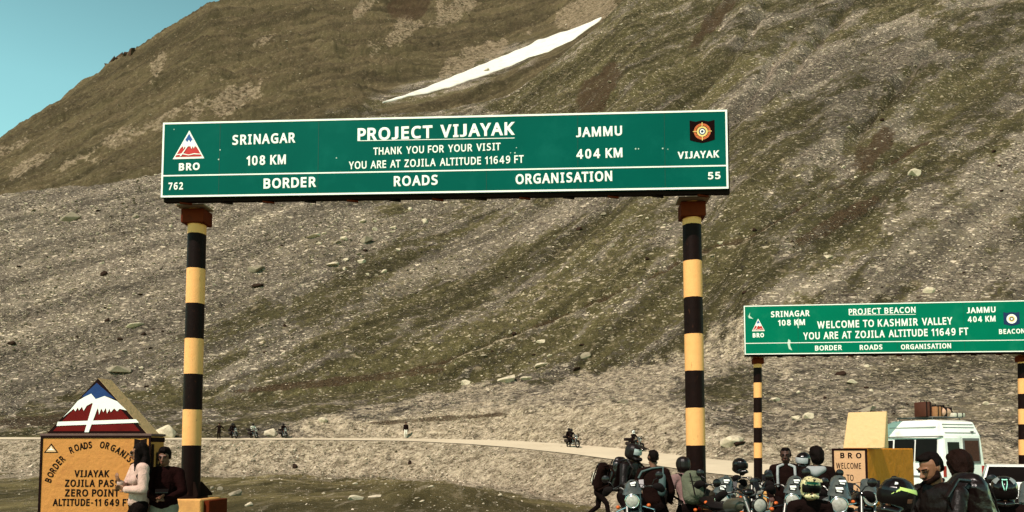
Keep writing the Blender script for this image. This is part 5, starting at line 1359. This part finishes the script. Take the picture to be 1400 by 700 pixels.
MB().hull([(tuple(_M(-.17, .15, 1.30) * _k), (.05, .05, .08)), (tuple(_M(-.16, .16, 1.12) * _k), (.06, .06, .09))]).build("bag_body", mat("teal_grey_cloth", (.06, .085, .08), .8), tl, True)
MB().tube([tuple(_M(*c) * _k) for c in ((-.18, .15, 1.32), (-.16, .06, 1.475), (.0, .09, 1.455), (.15, .135, 1.40), (.20, .14, 1.30))], .016).build("strap", mat("teal_grey_cloth", (.06, .085, .08), .8), tl, True)
gp = person("person in mauve sleeves and an olive backpack by the right striped post", at(930, 11.5), 196, 1.60, 16, (6, -20, 0),
       [dict(h=(-.26, -.34, 1.02)), dict(h=(.28, -.30, 1.05))], jacket=mauve, helmet=dict(shell=helm_matt), girth=1.02, headat=(934, 636, 11.5))
backpack("olive green backpack with dark straps on the person by the right striped post", gp, (-.02, .20, 1.20), (.38, .28, .52), pack_green, 0, 0, 0, rubber)
fm_ = person("dark haired person with grey shoulder straps facing us between the thin post and mustard marker", at(1074, 11.9), -18, 1.66, 2, (4, -8, 0),
       [dict(h=(-.24, -.16, .95)), dict(h=(.24, -.16, .95))], feet=[(-.3, 0, .08), (.3, 0, .08)], jacket=brown_jacket, stripe=grey_strap, hair='quiff', skin=mat("dark_skin", (.055, .022, .014), .5), girth=1.1, headat=(1074, 622, 11.9))
hw_ = person("person in a dark helmet with a pale visor beside the bushy haired person", at(1099, 11.9), -26, 1.60, 6, (4, -20, 6),
       [dict(h=(-.22, -.26, 1.0)), dict(h=(.24, -.22, 1.05))], jacket=black_jacket, helmet=dict(shell=helm_black, visor=mat("pale_visor", (.36, .36, .36), .15)), stripe=grey_strap, headat=(1098, 630, 11.9))
bk = person("bushy haired person with a grey hood seen from behind left of the mustard marker", at(1116, 11.3), 150, 1.70, 6, (4, 30, 0),
       [dict(h=(-.24, -.24, 1.0)), dict(h=(.26, -.20, .98))], jacket=black_jacket, hair='bushy', hood=mat("grey_fleece", (.24, .24, .235), .9), girth=1.12, headat=(1116, 624, 11.3))
crouch = [(-.20, -.20, .08), (.20, -.18, .08)]
cm = person("person low among the motorcycles wearing a cream camouflage helmet with a teal band", at(1108, 9.0), -14, 1.70, 24, (4, 4, 3),
       [dict(h=(-.24, -.34, 1.0)), dict(h=(.24, -.34, 1.0))], hipz=.50, feet=crouch, jacket=black_jacket,
       helmet=dict(shell=camo, peak=camo, vup=R(-4), patches=[("teal_band", R(-34), R(34), R(20), R(36), tealband, {}), ("brow_band", R(-50), R(50), R(36), R(42), whitehl, {})]), girth=1.05, headat=(1108, 668, 9.0))
lg = person("person leaning forward in a black helmet with a lime green flash, below the mustard wall", at(1224, 5.35), -48, 1.70, 40, (0, -6, 6),
       [dict(h=(-.26, -.26, .98)), dict(h=(.26, -.28, .98))], hipz=.72, feet=[(-.18, -.06, .08), (.18, -.04, .08)], jacket=brown_jacket,
       helmet=dict(shell=helm_black, patches=[("lime_flash", R(112), R(38), R(6), R(20), lime, dict(skew=R(14), taper=.35)), ("lime_flash", R(40), R(14), R(20), R(28), lime, dict(skew=R(-16), taper=.85)), ("white_mark", R(20), R(32), R(38), R(48), whitehl, dict(taper=.4)), ("brown_mark", R(60), R(80), R(-16), R(-4), mat("brown_decal", (.12, .05, .03), .4), {})]), girth=1.1, headat=(1225, 681, 5.3))
bm_ = person("bearded person in a shiny black jacket looking down beside the mustard wall", at(1281, 6.0), -72, 1.66, 12, (24, -6, 0),
       [dict(h=(-.24, -.36, .95)), dict(h=(.24, -.34, .95))], hipz=.84, feet=[(-.15, .02, .08), (.15, -.1, .08)], jacket=shiny_jacket, hair='quiff', beard=True, skin=mat("brown_skin", (.20, .082, .042), .45, var=.2, scale=25, spec=.35), girth=1.15, headat=(1272, 639, 6.0))
backpack("large black leather backpack on the bearded person", bm_, (.04, .26, 1.24), (.40, .30, .52), pack_black, 0, 0, 0)
dk = person("dark haired person seen from behind before the minibus rear, in a black leather jacket", at(1311, 6.8), 172, 1.68, 4, (6, 8, 0),
       [dict(h=(-.24, -.20, .95)), dict(h=(.24, -.20, .95))], jacket=shiny_jacket, hair='bushy', hairm=hair_b, girth=1.08, headat=(1311, 638, 6.9))
mh = person("person in a black helmet with a mint green V mark before the white hatchback", at(1373, 7.4), -30, 1.70, 26, (22, 0, 0),
       [dict(h=(-.26, -.24, .98)), dict(h=(.26, -.26, .98))], hipz=.66, feet=crouch, jacket=black_jacket,
       helmet=dict(shell=helm_black, peak=None, patches=[("mint_mark", R(-20), R(-3), R(58), R(68), mint, dict(skew=R(-38))), ("mint_mark", R(20), R(3), R(58), R(68), mint, dict(skew=R(-38))), ("mint_mark", R(-30), R(30), R(66), R(71), mint, {}), ("grey_vent", R(-100), R(-50), R(40), R(66), clear_grey, {}), ("grey_vent", R(100), R(50), R(40), R(66), clear_grey, {})]), girth=1.08, headat=(1373, 672, 7.4))

# helmet left on a motorcycle mirror
t = thing("helmet", "shiny black helmet standing on a motorcycle handlebar left of the thin striped post", "helmet", P(1012, 638, 12.5))
helmet_parts(t, Matrix.Rotation(R(20), 4, 'Z'), dict(shell=helm_black))

# figures and motorcycles far down the road
def on(px, py):
    v = hit(px, py); return v
def rider(px, py, yaw, label_b, label_r, kind='tour', pillion=None, jk=black_jacket, hm=helm_matt, D=None):
    v = on(px, py)
    if D:
        u = uv(px, py)[0]; v = Vector((u * D, D, tz(u * D, D) + .05))
    o = moto(kind, 0, 0, 0, yaw, label_b, 0, 1.0, "motorcycles far down the road", at=v)
    rz = R(yaw)
    seat = v + Matrix.Rotation(rz, 3, 'Z') @ Vector((0, .38, 0))
    person(label_r, seat, yaw, 1.70, 14, (0, 0, 0), [dict(h=(-.30, -.50, 1.10)), dict(h=(.30, -.50, 1.10))], hipz=.86, feet=[(-.22, -.12, .34), (.22, -.12, .34)], jacket=jk, helmet=dict(shell=hm), far=True, group="riders far down the road")
    if pillion:
        seat = v + Matrix.Rotation(rz, 3, 'Z') @ Vector((0, .74, 0))
        person(pillion, seat, yaw, 1.70, 10, (0, 0, 0), [dict(h=(-.20, -.30, 1.05)), dict(h=(.20, -.30, 1.05))], hipz=.92, feet=[(-.22, .0, .42), (.22, .0, .42)], jacket=jk, helmet=dict(shell=hm), far=True, group="riders far down the road")
rider(783, 613, 28, "distant motorcycle carrying two riders on the pale road left of the right striped post", "front rider of the distant pair on the pale road", pillion="rear rider of the distant pair on the pale road")
rider(868, 618, 30, "distant motorcycle on the road, just behind the peaked helmet", "lone distant rider in a pale helmet on the road just above the peaked helmet", hm=whitehl)
rider(320, 600, 38, "distant motorcycle with a pale pannier, leftmost of three on the far bend", "front rider of the leftmost motorcycle on the far bend", pillion="rear rider of the leftmost motorcycle on the far bend")
rider(347, 600, 42, "distant motorcycle with a rider in pale clothes, middle of three on the far bend", "rider in pale clothes on the middle motorcycle of the far bend", kind='tour', jk=white_kurta)
rider(388, 599.5, 34, "distant dark motorcycle by a pale boulder, rightmost of three on the far bend", "rider in dark clothes on the rightmost motorcycle of the far bend", kind='tour')
person("distant person in dark clothes standing at the road edge left of the three far motorcycles", on(299, 600.5), 10, 1.70, 0, (0, 0, 0), [dict(h=(-.45, -.1, 1.1)), dict(h=(.45, -.1, 1.05))], far=True)
person("distant person in dark top and white trousers walking alone on the far road", on(555, 600), 5, 1.72, 0, (0, 0, 0), far=True, trousers=white_kurta, feet=[(-.08, -.12, .08), (.09, .14, .10)])

# ---------------------------------------------------------------- boulders and outcrop
rock_mats = [mat("pale_rock", (.52, .42, .30), .9, var=.3, scale=2.2, bump=.7, bscale=7, spec=.15, dirt=(.17, .13, .085), dscale=2, damt=.7), mat("grey_rock", (.25, .20, .14), .9, var=.35, scale=2.2, bump=.7, bscale=7, spec=.15, dirt=(.07, .05, .03), dscale=2, damt=.7), mat("dark_rock", (.028, .015, .010), .95, var=.4, scale=2.2, bump=.7, bscale=7, spec=.05)]
rock_mesh = {}
def rock_data(kind, i):
    if (kind, i) not in rock_mesh:
        bm = rock_bm(500 + i * 7 + kind, 15 + i % 4 * 3, [.7, .85, .6, 1.0][i % 4], .02); bmesh.ops.recalc_face_normals(bm, faces=bm.faces)
        me = bpy.data.meshes.new("boulder"); bm.to_mesh(me); bm.free(); me.materials.append(rock_mats[kind]); rock_mesh[(kind, i)] = me
    return rock_mesh[(kind, i)]
def rock(px, py, wpx, hpx, kind, label, group=None, i=None, rot=None, name="boulder"):
    v = hit(px, py + hpx * .3); s = v.y / F
    i = random.randrange(9) if i is None else i
    o = bpy.data.objects.new(name, rock_data(kind, i)); COL.objects.link(o)
    o.location = v + Vector((0, 0, .12 * hpx * s)); o.scale = (wpx * s * 1.08, wpx * s * random.uniform(.7, 1.0), hpx * s * 1.6)
    o.rotation_euler = (random.uniform(-.3, .3), random.uniform(-.45, .1), random.uniform(-.5, .5) if rot is None else rot)
    return tag(o, label, "rock", group)
named = [
 (692, 517, 28, 13, 0, "large pale wedge shaped boulder, biggest on the beige bank under the middle of the sign"), (637, 523, 16, 9, 0, "pale rounded boulder left of the big wedge boulder on the beige bank"), (719, 518, 20, 8, 0, "flat pale slab right of the big wedge boulder on the beige bank"),
 (1250, 238, 20, 12, 0, "lone white boulder high on the slope right of the big sign"), (1270, 397, 17, 15, 0, "pale upright boulder just above the smaller green sign"), (183, 444, 26, 8, 0, "flat pale slab on the grey scree left of the left striped post"),
 (95, 297, 36, 17, 1, "big brown grey layered boulder on the scree at the far left"), (350, 367, 26, 10, 1, "grey slab with a dark underside right of the left striped post"), (352, 390, 24, 7, 2, "flat dark rock below the grey slab right of the left striped post"), (15, 470, 13, 8, 2, "black rock alone on the scree by the left border of the slope"),
 (162, 505, 44, 10, 1, "long broken rock row above the roof of the orange marker"), (440, 573, 14, 11, 0, "round pale boulder at the start of the beige cut bank"), (485, 681, 24, 10, 0, "pale boulder with a shaded side in the brown hollow"), (512, 679, 20, 6, 0, "flat pale stone right of the shaded boulder in the hollow"),
 (322, 674, 20, 12, 1, "grey boulder in the hollow right of the orange plinth"), (369, 592, 22, 13, 0, "pale boulder on the far bend behind the rightmost distant motorcycle"), (226, 592, 34, 22, 0, "large pale boulder behind the gable of the orange marker"), (1087, 575, 20, 9, 0, "left half of the split pale boulder right of the thin striped post"), (1104, 571, 18, 11, 0, "right half of the split pale boulder right of the thin striped post"),
 (1000, 601, 34, 24, 0, "big cracked tan boulder beside the road between the two striped posts"), (1010, 606, 18, 8, 2, "dark fractured rock at the foot of the cracked tan boulder"), (800, 487, 18, 8, 1, "grey boulder above the beige bank left of the right striped post"), (740, 498, 22, 7, 0, "low pale stone on the green slope above the wedge boulder"), (740, 466, 16, 6, 0, "pale flat stone near the trench left of the right striped post"),
 (788, 505, 14, 6, 2, "small black rock on the beige bank left of the right striped post"), (665, 96, 14, 5, 0, "small pale slab on the scree below the snow"), (455, 360, 20, 7, 0, "pale slab between the posts, left part of the stone field"), (430, 322, 22, 7, 0, "pale flat rock under the sign near its left post"), (500, 328, 24, 9, 1, "grey rock heap under the ROADS lettering"), (340, 690, 12, 6, 0, "small pale stone at the bottom of the hollow near the plinth"),
 (1205, 165, 8, 6, 2, "small dark rock high on the right slope"), (1358, 208, 8, 6, 2, "small dark rock near the right border of the slope"), (1130, 352, 16, 7, 0, "pale slab on the slope above the smaller green sign's left end"), (1185, 560, 30, 6, 1, "dark topped slab peeking above the cream gable"), (1165, 523, 22, 8, 0, "broken pale rocks under the middle of the smaller green sign"), (1150, 512, 16, 7, 2, "dark rock beside the broken pale rocks under the smaller sign"),
 (1050, 465, 18, 8, 0, "pale stone left of the smaller sign's lower corner"), (560, 632, 7, 6, 2, "dark shrub sized stone on the embankment"), (404, 637, 9, 8, 2, "dark lump on the beige embankment below the far motorcycles"), (302, 668, 9, 6, 1, "grey stone beside the orange plinth edge"), (850, 548, 20, 9, 1, "grey rock on the cut bank just left of the right striped post"), (1060, 548, 16, 7, 0, "pale stone on the slope right of the thin striped post"),
]
for a in named: rock(*a)
regions = [
 ((300, 800, 606, 650), 34, (3, 6), (0, 0, 0, 1), "small pale stone lying on the beige road embankment", "stones on the road embankment"),
 ((290, 800, 650, 696), 34, (4, 9), (0, 0, 1), "small loose stone in the brown grassy hollow", "stones in the hollow"),
 ((0, 245, 270, 560), 44, (5, 11), (0, 1, 1, 2), "loose rock on the grey scree left of the left striped post", "rocks on the grey scree"),
 ((285, 930, 285, 490), 64, (5, 12), (0, 0, 1, 1, 2), "loose rock on the open slope between the two striped posts", "rocks on the slope between the posts"),
 ((970, 1395, 170, 405), 34, (4, 9), (0, 1, 2), "loose rock on the slope above the smaller green sign", "rocks on the right slope"),
 ((1050, 1390, 490, 600), 40, (4, 11), (0, 0, 1, 2), "loose rock on the slope under the smaller green sign", "rocks under the smaller sign"),
 ((960, 1130, 598, 628), 26, (4, 8), (0, 0, 1), "pale roadside stone between the thin striped post and the road", "roadside stones"),
]
regions.append(((385, 545, 300, 378), 26, (6, 15), (0, 0, 1), "pale slab in the stone field under the left half of the big sign", "slabs of the stone field"))
regions[3] = (regions[3][0], 50) + regions[3][2:]
for (x0, x1, y0, y1), n, (a, b), kinds, lab, grp in regions:
    for _ in range(n):
        s = a + (b - a) * random.random() ** 2
        rock(random.uniform(x0, x1), random.uniform(y0, y1), s, s * random.uniform(.4, .65), random.choice(kinds), lab, grp, name="stone")
def outcrop():
    """jagged rocks on the skyline"""
    b = MB(); r = random.Random(5)
    c0 = hit(165, 84); s = c0.y / F
    base = Vector((c0.x, c0.y + 4, c0.z - 4))
    for (px, py, w, h) in ((148, 92, 12, 14), (155, 86, 12, 18), (163, 80, 14, 22), (171, 74, 14, 18), (179, 70, 12, 14), (168, 80, 18, 18)):
        q = P(px, py, c0.y + 6)
        b.pts([q + Vector((r.uniform(-.5, .5) * w * s, r.uniform(-.5, .5) * w * s, r.uniform(-.85, .5) * h * s)) for _ in range(14)])
    o = b.build("rock_outcrop", mat("outcrop_rock", (.050, .026, .015), .95, var=.5, scale=.3, bump=.8, bscale=.8, dirt=(.13, .085, .05), dscale=.25, spec=.1))
    tag(o, "jagged dark rock outcrop standing on the skyline of the left mountain", "rock")
outcrop()
print("OBJECTS", len(scene.objects))
